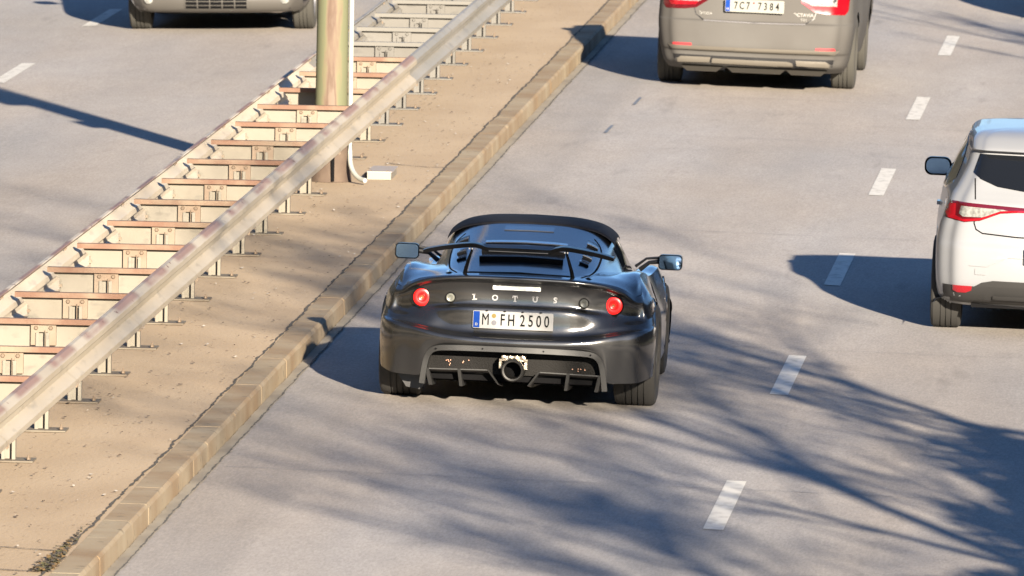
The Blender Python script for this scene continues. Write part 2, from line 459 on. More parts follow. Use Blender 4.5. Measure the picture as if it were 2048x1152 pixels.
# verge banks beside both carriageways
sheet('verge', [7.44, 12, 40], [-80, 600], lambda x: -.08 if x < 10 else -.35, m_verge)
sheet('verge_opposite', [-40, -16, -9.65], [-80, 600], lambda x: -.08, m_verge)
MB().box((7.37, 260, -.17), (.15, 680, .26)).build('outer_kerb', m_kerb)['kind'] = 'structure'
MB().box((-9.575, 260, -.1), (.15, 680, .26)).build('outer_kerb_opposite', m_kerb)['kind'] = 'structure'

# median slab: a real slab 12 cm above the road, gently uneven
def median():
    xs = np.linspace(-1.72, .043, 10); ys = np.linspace(60, 150, 181)
    rng = np.random.RandomState(3); v = []
    for y in ys:
        for i, x in enumerate(xs):
            v.append((x, y, .118 + (rng.rand()-.5)*.004))
    f = grid_faces(len(ys), len(xs))
    o = mesh_obj('median_strip', v, f, m_median, None, 60); o['kind'] = 'structure'
    return o
median_o = median()
# fine cracks and joints in the slab, dark recessed lines laid a few mm above its surface
def jag(name, pts, w, m, z, amp=.01, parent=None, step=.12, wvar=.6, seed=1, kind=None):
    r = random.Random(seed); P = []
    for a, b in zip(pts[:-1], pts[1:]):
        n = max(2, int(math.hypot(b[0]-a[0], b[1]-a[1])/step))
        for k in range(n): P.append((a[0]+(b[0]-a[0])*k/n, a[1]+(b[1]-a[1])*k/n))
    P.append(pts[-1]); v = []; wob = 0
    for i, p in enumerate(P):
        q = P[min(i+1, len(P)-1)]; o = P[max(i-1, 0)]; dx_, dy_ = q[0]-o[0], q[1]-o[1]; l = math.hypot(dx_, dy_) or 1
        nx, ny = -dy_/l, dx_/l; wob = wob*.7 + (r.random()-.5)*amp
        ww = w*(1 + (r.random()-.5)*2*wvar)/2
        for sgn in (-1, 1): x, y = p[0]+nx*(wob+sgn*ww), p[1]+ny*(wob+sgn*ww); v.append((x, y, z(x) if callable(z) else z))
    o = mesh_obj(name, v, [(2*i, 2*i+1, 2*i+3, 2*i+2) for i in range(len(P)-1)], m, parent)
    if kind: o['kind'] = kind
    return o
jag('crack', [(.028, 60), (.005, 71), (.012, 74), (.03, 82), (.04, 95), (.05, 120), (.05, 150)], .015, m_crack, .1245, amp=.012, parent=median_o, seed=4, wvar=.75, step=.07)
jag('crack', [(-1.2, 72.25), (-.35, 72.32), (-.05, 72.2)], .02, m_crack, .1245, amp=.02, parent=median_o, seed=5)
jag('crack', [(-1.2, 71.15), (-.5, 71.2), (-.1, 71.05)], .02, m_crack, .1245, amp=.02, parent=median_o, seed=6)
jag('crack', [(-.45, 103.3), (-.1, 102.9), (.03, 102.9)], .02, m_crack, .1245, amp=.03, parent=median_o, seed=8)

# kerb of separate stones
kerb = empty('kerb', (0, 0, 0)); kerb['kind'] = 'structure'
def stone(seed):
    r = random.Random(seed); L_ = .9955; b = .018
    prof = [(.045, -.08), (.218, -.08), (.2135, .10+r.uniform(-.004, .004)), (.196, .119), (.045, .1215)]
    v = []; ys = [0, .006, L_-.006, L_]
    for k, y in enumerate(ys):
        sh = 0
        for i, (x, z) in enumerate(prof): v.append((x - (sh if i in (2, 3) else 0), y, z - (sh if i > 1 else 0)))
    n = len(prof)
    f = [(k*n+i, k*n+(i+1) % n, (k+1)*n+(i+1) % n, (k+1)*n+i) for k in range(3) for i in range(n)]
    f += [tuple(range(n))[::-1], tuple(3*n+i for i in range(n))]
    return v, f
stones = [mesh_obj('kerb_stone', *stone(k), m_kerb, kerb) for k in range(3)]
for k in range(86):
    o = stones[k] if k < 3 else stones[random.randrange(3)].copy()
    if k >= 3: COL.objects.link(o); o.parent = kerb
    o.location = (random.uniform(-.0012, .0012), 64 + k, random.uniform(-.001, .001)); o.rotation_euler = (0, 0, random.uniform(-.0008, .0008))
# mortar gutter at the kerb foot with a dark joint
jag('gutter', [(.255, 62), (.255, 150)], .07, m_gutter, lambda x: road_z(x)+.006, amp=.004, seed=11, wvar=.10, step=.06, kind='structure')
jag('gutter_joint', [(.288, 62), (.292, 150)], .009, m_crack2, lambda x: road_z(x)+.010, amp=.008, seed=12, wvar=.9, step=.06, kind='structure')

# lane dashes, expansion joints, tar marks
marks = empty('lane_markings'); marks['kind'] = 'structure'
def dash(x, y0, y1, w, zf, parent=marks):
    z = .004
    v = [(x-w/2, y0, zf(x-w/2)+z), (x+w/2, y0, zf(x+w/2)+z), (x+w/2, y1, zf(x+w/2)+z), (x-w/2, y1, zf(x-w/2)+z)]
    return mesh_obj('lane_dash', v, [(0, 1, 2, 3)], m_paint_line, parent)
for k in range(-1, 8): dash(3.405, 76.28+9.12*k, 76.28+9.12*k+3.05, .12, road_z)
for k in range(-2, 4): dash(-4.66, 114.35+8.5*k, 117.15+8.5*k, .125, left_z)
for (x0, y0, x1, y1, w) in ((.3, 78.76, 7.25, 78.86, .011), (.3, 99.1, 7.25, 99.2, .010), (.3, 109.5, 7.25, 109.6, .010), (.3, 111.6, 7.25, 111.8, .009), (1.2, 114.6, 7.25, 114.9, .010), (1.2, 107.9, 5, 108.1, .009), (.3, 88.9, 7.25, 89.1, .008)):
    jag('expansion_joint', [(x0, y0), (x1, y1)], w, m_seam, lambda x: road_z(x)+.0035, amp=.006, seed=int(y0), wvar=.5, kind='structure')
for (x, y) in ((.985, 113.1), (.94, 109.4)):
    v = [(x-.012, y, road_z(x)+.005), (x+.018, y, road_z(x)+.005), (x+.024, y+.95, road_z(x)+.005), (x-.002, y+1.0, road_z(x)+.005)]
    o = mesh_obj('tar_mark', v, [(0, 1, 2, 3)], m_tar)
    tag(o, 'short dark tar stroke on the asphalt nearer the beige car' if y > 112 else 'short dark tar stroke on the asphalt, the one nearer the black sports car', 'tar mark', 'tar strokes on the road')

# litter and dead leaves
def litter():
    r = random.Random(5); V = []; F = []
    for _ in range(520):
        a = r.random()
        x = r.uniform(-1.0, .02); y = r.uniform(70, 118); s = r.uniform(.005, .014); z = .127
        V0 = len(V); an = r.uniform(0, 6)
        for k in range(4): V.append((x+s*math.cos(an+k*1.57), y+2.2*s*math.sin(an+k*1.57), z + r.uniform(0, .008)))
        F.append((V0, V0+1, V0+2, V0+3))
    return V, F
lv, lf = litter()
ml1 = mat('pale_chips', (.42, .38, .32), .7); ml2 = mat('dark_chips', (.10, .07, .045), .9)
tag(mesh_obj('gravel_litter', lv, lf, None, None, None, [ml1, ml2], [0 if random.random() < .3 else 1 for _ in lf]), 'small stone chips and dirt scattered on the sandy median', 'grit', kind='stuff')
def leaves():
    r = random.Random(9); V = []; F = []
    for _ in range(330):
        y = 71 + abs(r.gauss(0, .9)); x = .012 + r.gauss(0, .035)*max(.3, 1-(y-71)/2.4) - .02
        if x > .05: continue
        s = r.uniform(.008, .02); z = .128 + r.uniform(0, .012); an = r.uniform(0, 6); V0 = len(V)
        for k in range(4): V.append((x+s*math.cos(an+k*1.57), y+1.5*s*math.sin(an+k*1.57), z+r.uniform(-.006, .010)))
        F.append((V0, V0+1, V0+2, V0+3))
    return V, F
lv, lf = leaves()
tag(mesh_obj('dead_leaves', lv, lf, None, None, None, [mat('moss', (.06, .055, .02), .9), mat('dead_leaf', (.13, .08, .03), .9), m_crack], [random.choice((0, 1, 2, 2)) for _ in lf]),
    'dead leaves and moss caught in the gap behind the kerb', 'leaf litter', kind='stuff')

# ------------------------------------------------------------ crash barrier
bar = empty('crash_barrier', (0, 0, .12))
tag(bar, 'double crash barrier of rusty cream beams joined by ladder-like spacers on the median', 'crash barrier')
AX = -.842; DRIFT = .0016; PITCH = 2.02; Y0B = 79.5 - PITCH*6; NB = 34
def bx(y): return AX + DRIFT*(y - 79.5)
def wprofile(side):
    # (dx outward, z) across one W-beam
    p = [(.0, .722), (.004, .730), (.034, .728), (.070, .700), (.080, .690), (.081, .652), (.072, .642), (.030, .612), (.010, .597), (.008, .552),
         (.030, .537), (.072, .507), (.081, .497), (.080, .459), (.070, .449), (.034, .421), (.004, .419), (.0, .427)]
    return [(side*a*.80, .730 - (.730 - z)*.86) for a, z in p]
def rail_mesh(side, L_, th=.0018):
    P = wprofile(side); n = len(P); v = []; ys = [-.16, -.04, 0, L_*.25, L_*.5, L_*.75, L_-.05, L_+.0]
    for y in ys:
        e = .0012 if y <= -.0 else 0     # lap over the next beam
        for q in (0, 1):
            for a, z in P: v.append((a + side*(e + th*q), y, z + (.001 if e else 0)))
    f = []
    for k in range(len(ys)-1):
        for i in range(n-1):
            a = k*2*n + i; b = (k+1)*2*n + i
            f.append((a, a+1, b+1, b)); f.append((a+n, b+n, b+n+1, a+n+1))
        for i in (0, n-1):
            a = k*2*n+i; b = (k+1)*2*n+i; f.append((a, b, b+n, a+n))
    return v, f
def slots(side):
    mb = MB()
    for dy_ in (-.10, -.03):
        for zc, dd in ((.685, .055), (.50, .066)):
            mb.box((side*(dd-.003), dy_, zc), (.010, .012, .040))
    return mb
rails = {}
for side in (-1, 1):
    r1 = mesh_obj('rail', *rail_mesh(side, 4.04), m_rail if side > 0 else m_rail_bounce, bar, 22)
    r2 = mesh_obj('rail', *rail_mesh(side, 4.04), m_shade_rail, bar, 22)
    sl = slots(side).build('bolt_slot', m_bolt, r1); sl['kind'] = 'stuff'
    s2 = sl.copy(); COL.objects.link(s2); s2.parent = r2
    rails[side] = (r1, r2)
for side in (-1, 1):
    first = [True, True]
    for k in range(-1, 17):
        y = Y0B + 2*PITCH*k + PITCH - .3
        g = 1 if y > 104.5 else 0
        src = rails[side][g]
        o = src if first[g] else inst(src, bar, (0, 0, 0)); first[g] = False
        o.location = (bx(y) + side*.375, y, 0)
        o.rotation_euler = (0, 0, -math.atan(DRIFT))
# extra bolt rows half way along each beam
# spacer module (local origin at post axis, z from the barrier root)
def spacer_parts(rusty):
    pm = m_plate if rusty else m_shade_plate
    e = bpy.data.objects.new('spacer', None)
    mb = MB()
    L_ = -.378; R_ = .378
    # plate outline with notched ends following the beams
    out = [(L_+.012, .675), (R_-.012, .675), (R_-.03, .655), (R_-.055, .62), (R_-.075, .605), (R_-.078, .43), (L_+.078, .43), (L_+.075, .605), (L_+.055, .62), (L_+.03, .655)]
    mb.prism(out, 'y', .018, .024)
    for sx_ in (-1, 1): mb.box((sx_*.296, .012, .52), (.006, .03, .16))
    o = mb.build('spacer', pm, None, 30)
    fl = MB()
    fl.box((0, -.006, .6815), (.756, .066, .005)); fl.box((0, -.0375, .6665), (.756, .005, .030)); fl.box((0, -.036, .654), (.756, .006, .005))
    lip = fl.build('flange', m_rustlip if rusty else m_shade_lip, o, 30)
    br = MB()
    for sx_ in (-1, 1):
        br.box((sx_*.052, -.012, .585), (.050, .006, .125)); br.box((sx_*.0745, .003, .585), (.005, .03, .125)); 
    br.box((0, -.009, .625), (.06, .006, .046)); br.box((.012, -.018, .56), (.004, .02, .11))
    brk = br.build('bracket', m_bracket if rusty else m_shade_plate, o, 30)
    for sx_ in (-1, 1):
        for zc in (.628,):
            b = MB().lathe([(-.010, .001), (-.010, .010), (-.004, .014), (0, .014)], (sx_*.045, -.0155, zc), 'y', 6)
            b.build('bolt', m_bolt if rusty else m_shade_plate, o, 30)
        MB().lathe([(-.022, .001), (-.022, .012), (0, .012)], (sx_*.292, -.004, .565), 'y', 6).build('bolt', m_bracket if rusty else m_shade_plate, o, 30)
    return o
def post_parts(pm):
    mb = MB()
    # open channel post: web with two flanges, facing along the road
    mb.box((0, .028, .30), (.082, .006, .60)); 
    for sx_ in (-1, 1): mb.box((sx_*.0395, .0, .30), (.005, .056, .60))
    mb.box((-.030, -.028, .30), (.018, .005, .60)); mb.box((.030, -.028, .30), (.018, .005, .60))
    o = mb.build('post', pm, None, 30)
    MB().box((.015, 0, .006), (.28, .24, .010)).build('base_plate', m_shade_plate if pm is m_shade_plate else m_bracket_plate, o, 30)
    for sx_ in (-.10, .125):
        b = MB(); b.lathe([(.015, .012), (.028, .012), (.028, .005), (.045, .005), (.045, .0005)], (sx_, -.07, 0), 'z', 6); b.build('anchor_bolt', m_bolt, o, 30)
    MB().lathe([(.0, .006), (-.004, .006), (-.004, .0005)], (0, .025, .20), 'y', 8).build('bolt', m_bolt, o, 30)
    return o
m_bracket_plate = mat('base_plate_paint', (.125, .108, .082), .8, col2=(.09, .07, .05), scale=6)
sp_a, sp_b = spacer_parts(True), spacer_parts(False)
po_a, po_b = post_parts(m_plate), post_parts(m_shade_plate)
for src in (sp_a, sp_b, po_a, po_b): src.parent = bar
usedk = set()
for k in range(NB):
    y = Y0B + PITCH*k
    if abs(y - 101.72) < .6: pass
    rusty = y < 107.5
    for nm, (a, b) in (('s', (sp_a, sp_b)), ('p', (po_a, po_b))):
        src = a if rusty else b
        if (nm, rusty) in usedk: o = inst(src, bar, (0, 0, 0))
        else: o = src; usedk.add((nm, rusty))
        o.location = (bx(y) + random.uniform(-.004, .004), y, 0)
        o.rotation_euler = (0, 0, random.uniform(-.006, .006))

# ------------------------------------------------------------ pole with conduit and box
PX, PY = -.735, 101.2
pole = empty('pole', (PX, PY, .12)); tag(pole, 'steel mast with peeling green paint and rust standing inside the crash barrier', 'pole')
MB().lathe([(0, .128), (3, .114), (9.2, .085), (9.2, .001)], (0, 0, 0), 'z', 32).build('shaft', m_pole, pole, 50)
MB().lathe([(0, .165), (.05, .16), (.16, .145), (.34, .132), (.36, .128)], (0, 0, 0), 'z', 16).build('base_sleeve', m_rustbase, pole, 40)
MB().box((0.03, -.165, .11), (.022, .03, .20)).build('base_gap', m_dark, pole)  # raised dark strip, painted for the open gap in the sleeve
MB().box((-.13, 0, 2.1), (.16, .12, .22)).build('shadow_box', m_box, pole)  # unseen box added to cast the bump in the mast's shadow
MB().box((-.17, 0, 3.35), (.24, .05, 1.1)).build('shadow_panel', m_box, pole)  # unseen panel added to widen the upper part of the mast's shadow
mb = MB(); pts = [(.148, -.02, 9.0), (.148, -.02, 1.0), (.148, -.03, .32), (.155, -.05, .23)]
for k in range(9):
    a = k/8*math.pi/2; pts.append((.155+.14*(1-math.cos(a)), -.06-.30*k/8, .20-.165*math.sin(a)))
mb.tube(pts, .019, 10).build('conduit', m_conduit, pole, 50)
jb = empty('cable_box', (-.375, 101.75, .12)); tag(jb, 'low white cable box lying on the median at the foot of the mast', 'cable box')
MB().box((0, 0, .030), (.185, .62, .058)).build('housing', m_box, jb)
MB().box((.004, .01, .0615), (.195, .64, .005)).build('lid', m_boxtop, jb)
for sx_ in (-.07, .06): MB().box((sx_, -.25, .066), (.014, .05, .006)).build('clip', m_bolt, jb)
MB().box((-.105, -.24, .03), (.026, .05, .03)).build('gland', m_dark, jb)
# dark plate on the spacer beside the mast
mb = MB().box((-.15, 0, .55), (.34, .012, .24))

# ------------------------------------------------------------ wheels
def wheel(parent, x, y, r, w, side, tm, rm, groove=4, name='wheel'):
    """tyre lathe with circumferential grooves; side = +1 right, -1 left (outer face)"""
    W = w/2; prof = [(-W*.80, r*.66), (-W*.98, r*.72), (-W, r*.84), (-W*.93, r*.95), (-W*.80, r*.99)]
    gw = .005
    xs = [(-.70 + 1.4*(k+1)/(groove+1))*W for k in range(groove)]
    for g in xs: prof += [(g-gw, r), (g-gw*.8, r-.008), (g+gw*.8, r-.008), (g+gw, r)]
    prof += [(W*.80, r*.99), (W*.93, r*.95), (W, r*.84), (W*.98, r*.72), (W*.80, r*.66)]
    e = empty(name, (x, y, r)); e.parent = parent
    MB().lathe(prof, (0, 0, 0), 'x', 56).build('tyre', tm, e, 35)
    o = side*W
    rp = [(side*-W*.8, r*.66), (side*W*.80, r*.67), (side*W*.85, r*.64), (side*W*.55, r*.60), (side*W*.45, r*.1), (side*W*.5, .001)]
    mb = MB().lathe(rp, (0, 0, 0), 'x', 40)
    for k in range(5):
        a = 2*math.pi*k/5
        mb.box((side*W*.66, math.cos(a)*r*.36, math.sin(a)*r*.36), (.03, .055, r*.54), Matrix.Rotation(a - math.pi/2, 3, 'X'))
    mb.build('rim', rm, e, 35)
    return e

def plate_de(parent, x, y, z, w, h, m_bg, items, band='D', tilt=0.0, eu_w=.044):
    e = empty('number_plate', (x, y, z), (tilt, 0, 0)); e.parent = parent
    MB().prism(rrect(-w/2, -h/2, w/2, h/2, .009), 'y', 0, .006).build('plate', m_bg, e)
    MB().prism(rrect(-w/2+.004, -h/2+.004, -w/2+eu_w, h/2-.004, .004), 'y', -.003, .003).build('euro_band', m_blue, e)
    if band: text_mesh('country_letter', band, .022, m_plate_w, e, (-w/2+eu_w/2+.002, -.004, -h*.28), bold=.0008)
    for (txt, px, size, sx) in items:
        text_mesh('plate_character', txt, size, m_plate_b, e, (px, -.003, -.001), sx=sx, bold=0 if txt == 'M' else .0006)
    return e

# ------------------------------------------------------------ LOTUS-like sports car (local: +y forward, rear axle at origin)
def car_root(name, x, Y, slope=.025, zf=road_z, rz=0):
    return empty(name, (x, Y, zf(x)), (0, math.atan(slope), rz))
sc = car_root('sports_car', 1.777, 84.2)
tag(sc, 'dark graphite two-seat sports car with thin rear wing and round red tail lamps', 'car')

def col(x, pts): return [(x if len(p) == 2 else p[0], p[-2], p[-1]) for p in pts]
# rows a..l from deck edge down to the bumper bottom
C = []
C.append(col(0.00, [(-.610, .845), (-.645, .838), (-.648, .822), (-.612, .800), (-.592, .735), (-.596, .655), (-.640, .632), (-.645, .520), (-.664, .470), (-.728, .446), (-.738, .418), (-.728, .392)]))
C.append(col(0.30, [(-.600, .840), (-.635, .832), (-.638, .817), (-.602, .796), (-.582, .733), (-.586, .655), (-.630, .630), (-.637, .520), (-.656, .472), (-.718, .450), (-.728, .420), (-.716, .390)]))
C.append(col(0.46, [(-.580, .829), (-.612, .820), (-.615, .805), (-.582, .786), (-.560, .725), (-.560, .645), (-.597, .612), (-.610, .525), (-.632, .482), (-.694, .461), (-.704, .425), (-.690, .380)]))
C.append(col(0.545, [(-.556, .818), (-.588, .808), (-.590, .793), (-.560, .775), (-.536, .715), (-.538, .640), (-.562, .602), (-.598, .535), (-.620, .495), (-.676, .473), (-.686, .425), (-.664, .300)]))
C.append(col(0.60, [(-.535, .807), (-.566, .794), (-.568, .779), (-.540, .762), (-.516, .706), (-.518, .634), (-.540, .594), (-.580, .540), (-.604, .503), (-.660, .482), (-.670, .420), (-.645, .190)]))
C.append(col(0.68, [(-.492, .778), (-.520, .760), (-.522, .745), (-.500, .730), (-.480, .690), (-.480, .625), (-.500, .585), (-.545, .548), (-.570, .515), (-.628, .496), (-.640, .420), (-.605, .185)]))
C.append([(.745, -.425, .735), (.752, -.450, .708), (.756, -.452, .694), (.760, -.425, .684), (.764, -.412, .655), (.768, -.412, .610), (.772, -.430, .580), (.780, -.485, .556), (.786, -.520, .532), (.790, -.575, .514), (.794, -.590, .420), (.780, -.560, .190)])
C.append([(.785, -.340, .742), (.798, -.365, .715), (.803, -.378, .698), (.808, -.388, .680), (.814, -.395, .650), (.820, -.402, .612), (.826, -.412, .582), (.834, -.430, .560), (.848, -.430, .540), (.853, -.470, .515), (.858, -.485, .420), (.840, -.470, .205)])
C.append([(.768, -.180, .806), (.796, -.190, .775), (.816, -.192, .750), (.834, -.192, .722), (.852, -.195, .690), (.862, -.20, .650), (.868, -.21, .615), (.874, -.24, .58), (.878, -.26, .55), (.882, -.30, .51), (.886, -.34, .42), (.872, -.37, .22)])
def side(y, xt, zt, xm, xb, zb):
    out = []
    for i in range(12):
        t = i/11; z = zt + (zb-zt)*t
        # outward bulge low down
        s = 1-(1-min(1, t/.5))**1.4
        x = xt + (xm-xt)*s
        if t > .65: x += (xb-xm)*((t-.65)/.35)**1.5
        out.append((x, y, z))
    return out
C.append(side(-.02, .752, .846, .888, .880, .22))
C.append(side(.25, .758, .836, .888, .880, .20))
C.append(side(.55, .770, .800, .868, .850, .16))
C.append(side(.95, .745, .755, .835, .82, .14))
C.append(side(1.45, .725, .715, .815, .81, .14))
C.append(side(1.85, .735, .700, .825, .82, .15))
C.append(side(2.20, .755, .715, .845, .835, .20))
C.append(side(2.45, .750, .690, .848, .838, .20))
C.append(side(2.75, .720, .610, .830, .82, .18))
C.append(side(3.00, .62, .50, .74, .74, .15))
C.append(side(3.18, .42, .42, .55, .56, .14))
C.append(side(3.25, .0, .40, .0, .0, .14))
P = np.array(C).transpose(1, 0, 2)          # rows x cols
S = net(P, 5, 6)
S2 = mirror_cols(S)
V = S2.reshape(-1, 3).tolist(); F = grid_faces(S2.shape[0], S2.shape[1])
V, F = arch_cut(V, F, [(0, .33, .365), (2.37, .30, .345)])
skirt = mesh_obj('body', V, F, m_lotus, sc, 60)
# deck: from the lip forward, between the shoulder lines
def toprow(pts): return pts
T = []
a_row = [c[0] for c in C]
xs_ = [0, .30, .46, .60, .68, .745]
T.append([a_row[0], a_row[1], a_row[2], a_row[4], a_row[5], a_row[6], a_row[7]])
def trow(y, zs, xs, last): return [(x, y, z) for x, z in zip(xs, zs)] + [last]
T.append(trow(-.30, [.868, .862, .850, .836, .818, .800], [0, .3, .46, .60, .68, .745], a_row[8]))
T.append(trow(-.02, [.88, .87, .855, .842, .846, .852], [0, .3, .46, .58, .66, .715], a_row[9]))
T.append(trow(.25, [.88, .87, .85, .83, .838, .846], [0, .3, .46, .58, .66, .715], a_row[10]))
T.append(trow(.55, [.85, .84, .83, .80, .805, .808], [0, .3, .46, .58, .65, .72], a_row[11]))
T.append(trow(.95, [.80, .79, .78, .765, .762, .76], [0, .3, .46, .58, .64, .70], a_row[12]))
T.append(trow(1.45, [.75, .74, .735, .73, .725, .72], [0, .3, .46, .58, .64, .69], a_row[13]))
T.append(trow(1.85, [.72, .715, .705, .70, .70, .705], [0, .3, .46, .58, .64, .70], a_row[14]))
T.append(trow(2.20, [.64, .64, .64, .67, .71, .728], [0, .25, .40, .55, .64, .71], a_row[15]))
T.append(trow(2.45, [.60, .60, .60, .65, .69, .705], [0, .25, .40, .55, .64, .71], a_row[16]))
T.append(trow(2.75, [.53, .53, .53, .57, .60, .612], [0, .25, .40, .52, .60, .67], a_row[17]))
T.append(trow(3.00, [.46, .46, .46, .47, .485, .50], [0, .15, .28, .40, .50, .57], a_row[18]))
T.append(trow(3.18, [.42, .42, .42, .42, .42, .42], [0, .1, .18, .26, .33, .38], a_row[19]))
T = np.array(T, float)
D = mirror_cols(net(T, 6, 5))
deck = mesh_obj('deck', D.reshape(-1, 3).tolist(), grid_faces(D.shape[0], D.shape[1]), m_lotus, sc, 60)
# engine cover with buttresses
def cz(y): return .862 + (y+.50)*.185
K = []
for y, hw, drop in ((-.50, .44, .03), (-.30, .47, .05), (0, .505, .075), (.30, .53, .10), (.55, .545, .12), (.74, .548, .125)):
    c = cz(y); base = .845 if y < .3 else .82
    K.append([(0, y, c), (hw*.4, y, c-.006), (hw*.72, y, c-drop*.30), (hw*.92, y, c-drop*.85), (hw*1.02, y, c-drop*1.6 if c-drop*1.6 > base else base), (hw*1.12, y-.0, base-.03)])
K = np.array(K); G = mirror_cols(net(K, 7, 6))
cover = mesh_obj('engine_cover', G.reshape(-1, 3).tolist(), grid_faces(G.shape[0], G.shape[1]), m_lotus, sc, 60)
# cabin glass
K = []
for y, xs, zs in ((.735, [0, .25, .42, .52, .56, .615], [1.082, 1.074, 1.045, .985, .92, .79]),
                  (1.00, [0, .25, .42, .52, .575, .64], [1.112, 1.105, 1.08, 1.01, .92, .76]),
                  (1.30, [0, .25, .42, .52, .585, .655], [1.100, 1.094, 1.068, 1.00, .90, .73]),
                  (1.60, [0, .27, .45, .55, .61, .67], [.98, .97, .94, .88, .80, .71]),
                  (1.95, [0, .30, .50, .60, .655, .69], [.80, .79, .77, .735, .71, .69]),
                  (2.10, [0, .30, .50, .60, .65, .69], [.70, .70, .69, .685, .68, .67])):
    K.append([(x*.985, y, z-.016) for x, z in zip(xs, zs)])
G = mirror_cols(net(np.array(K), 6, 5))
cabin = mesh_obj('cabin_glass', G.reshape(-1, 3).tolist(), grid_faces(G.shape[0], G.shape[1]), m_glass, sc, 60)
# soft roof
K = []
for y, dz_ in ((.70, .0), (.715, .010), (.80, .010), (1.0, .003), (1.25, .003), (1.36, .0)):
    z0 = {.70: 1.082, .715: 1.084, .80: 1.095, 1.0: 1.112, 1.25: 1.103, 1.36: 1.075}[y] + dz_
    K.append([(0, y, z0), (.25, y, z0-.008), (.41, y, z0-.034), (.492, y, z0-.070), (.532, y, z0-.104), (.543, y, z0-.122)])
G = mirror_cols(net(np.array(K), 5, 6))
roof = mesh_obj('soft_roof', G.reshape(-1, 3).tolist(), grid_faces(G.shape[0], G.shape[1]), m_soft, sc, 60)
bv_all = bvh_of(skirt, deck, cover)
bv_sk = bvh_of(skirt); bv_cv = bvh_of(cover)
# shut line of the engine cover
def ribbon(name, pts, w, bvh, axis, m, parent, off=.002, thick=.004):
    poly = []; n = len(pts)
    L1, L2 = [], []
    for i, p in enumerate(pts):
        a = pts[max(i-1, 0)]; b = pts[min(i+1, n-1)]; dx_, dy_ = b[0]-a[0], b[1]-a[1]; l = math.hypot(dx_, dy_) or 1
        L1.append((p[0]-dy_/l*w/2, p[1]+dx_/l*w/2)); L2.append((p[0]+dy_/l*w/2, p[1]-dx_/l*w/2))
    return project(name, L1 + L2[::-1], bvh, axis, off, m, parent, thick=thick, step=.05)
for s in (-1, 1):
    pts = [(s*.40, -.50), (s*.455, -.30), (s*.48, 0), (s*.485, .25), (s*.465, .45), (s*.42, .56)]
    ribbon('shut_line', [tuple(q) for q in pchip(np.array(pts), 4)], .010, bv_all, 'top', m_dark, sc)
# louvres: blades standing proud of the cover with a dark opening below their rear edge
def cover_z(x, y):
    h = bv_cv.ray_cast(Vector((x, y, 5)), Vector((0, 0, -1))); return h[0].z if h[0] else cz(y)
def louvre(x0, x1, y, h, depth, nx=12):
    """opening of height h at y, blade runs forward by depth"""
    v = []; xs = np.linspace(x0, x1, nx)
    for x in xs:
        zb = cover_z(x, y); zf = cover_z(x, y+depth)
        v += [(x, y, zb+h), (x, y+depth, zf+.001), (x, y-.002, zb+h-.006)]
    f = []
    for i in range(nx-1):
        a = 3*i; b = a+3; f += [(a, b, b+1, a+1), (a+2, b+2, b, a)]
    for a in (0, 3*(nx-1)): pass
    for q in (0, nx-1):
        x = xs[q]; k = len(v); zf = cover_z(x, y+depth); v += [(x, y, cover_z(x, y)-.01), (x, y, cover_z(x, y)+h), (x, y+depth, zf)]; f.append((k, k+1, k+2))
    mesh_obj('louvre_blade', v, f, m_lotus, sc, 60)
    v = []
    for x in xs:
        zb = cover_z(x, y); v += [(x, y+.004, zb-.004), (x, y+.004, zb+h-.006)]
    mesh_obj('louvre_opening', v, [(2*i, 2*i+2, 2*i+3, 2*i+1) for i in range(nx-1)], m_dark, sc)
louvre(-.275, .265, -.235, .036, .16)
louvre(-.275, .265, -.015, .026, .15)
louvre(-.265, .265, .20, .010, .08)
louvre(-.165, .155, .52, .0055, .12)
for s in (-1, 1):
    for (xa, xb, y, h, dp) in ((.385, .455, .33, .018, .14), (.375, .435, .02, .018, .12), (.365, .425, -.15, .018, .10)):
        louvre(min(s*xa, s*xb), max(s*xa, s*xb), y, h, dp, 4)
# tail lamps
def round_lamp(x, z, r, m, name, ringm=m_dark, deep=.018):
    h = bv_sk.ray_cast(Vector((x, -5, z)), Vector((0, 1, 0)))[0]
    e = MB().lathe([(-.002, .0005), (-.006, r*.35), (-.004, r*.40), (-.010, r*.5), (-.012, r*.75), (-.008, r*.93), (.02, r*.97)], (x, h.y-.006, z), 'y', 28).build(name, m, sc, 30)
    MB().lathe([(.03, r*1.13), (-.010, r*1.13), (-.011, r*1.0), (.02, r*.98)], (x, h.y-.004, z), 'y', 28).build('lamp_bezel', ringm, e, 40)
    return e, h.y
for s in (-1, 1):
    e, hy = round_lamp(s*.614, .675, .059, m_redlit, 'tail_lamp')
    MB().lathe([(-.011, .0005), (-.0125, .008), (-.008, .013)], (s*.614, hy-.006, .675), 'y', 16).build('bulb', m_bulb, e, 30)
    round_lamp(s*.428, .686, .029, m_pale, 'reversing_lamp')
hy = bv_sk.ray_cast(Vector((0, -5, .765)), Vector((0, 1, 0)))[0].y
MB().prism(rrect(-.158, .752, .150, .778, .005), 'y', hy-.012, hy+.02).build('brake_light', mat('brake_light_clear', (.55, .56, .52), .25, metal=.4, coat=1, bump=.01, bscale=60), sc)
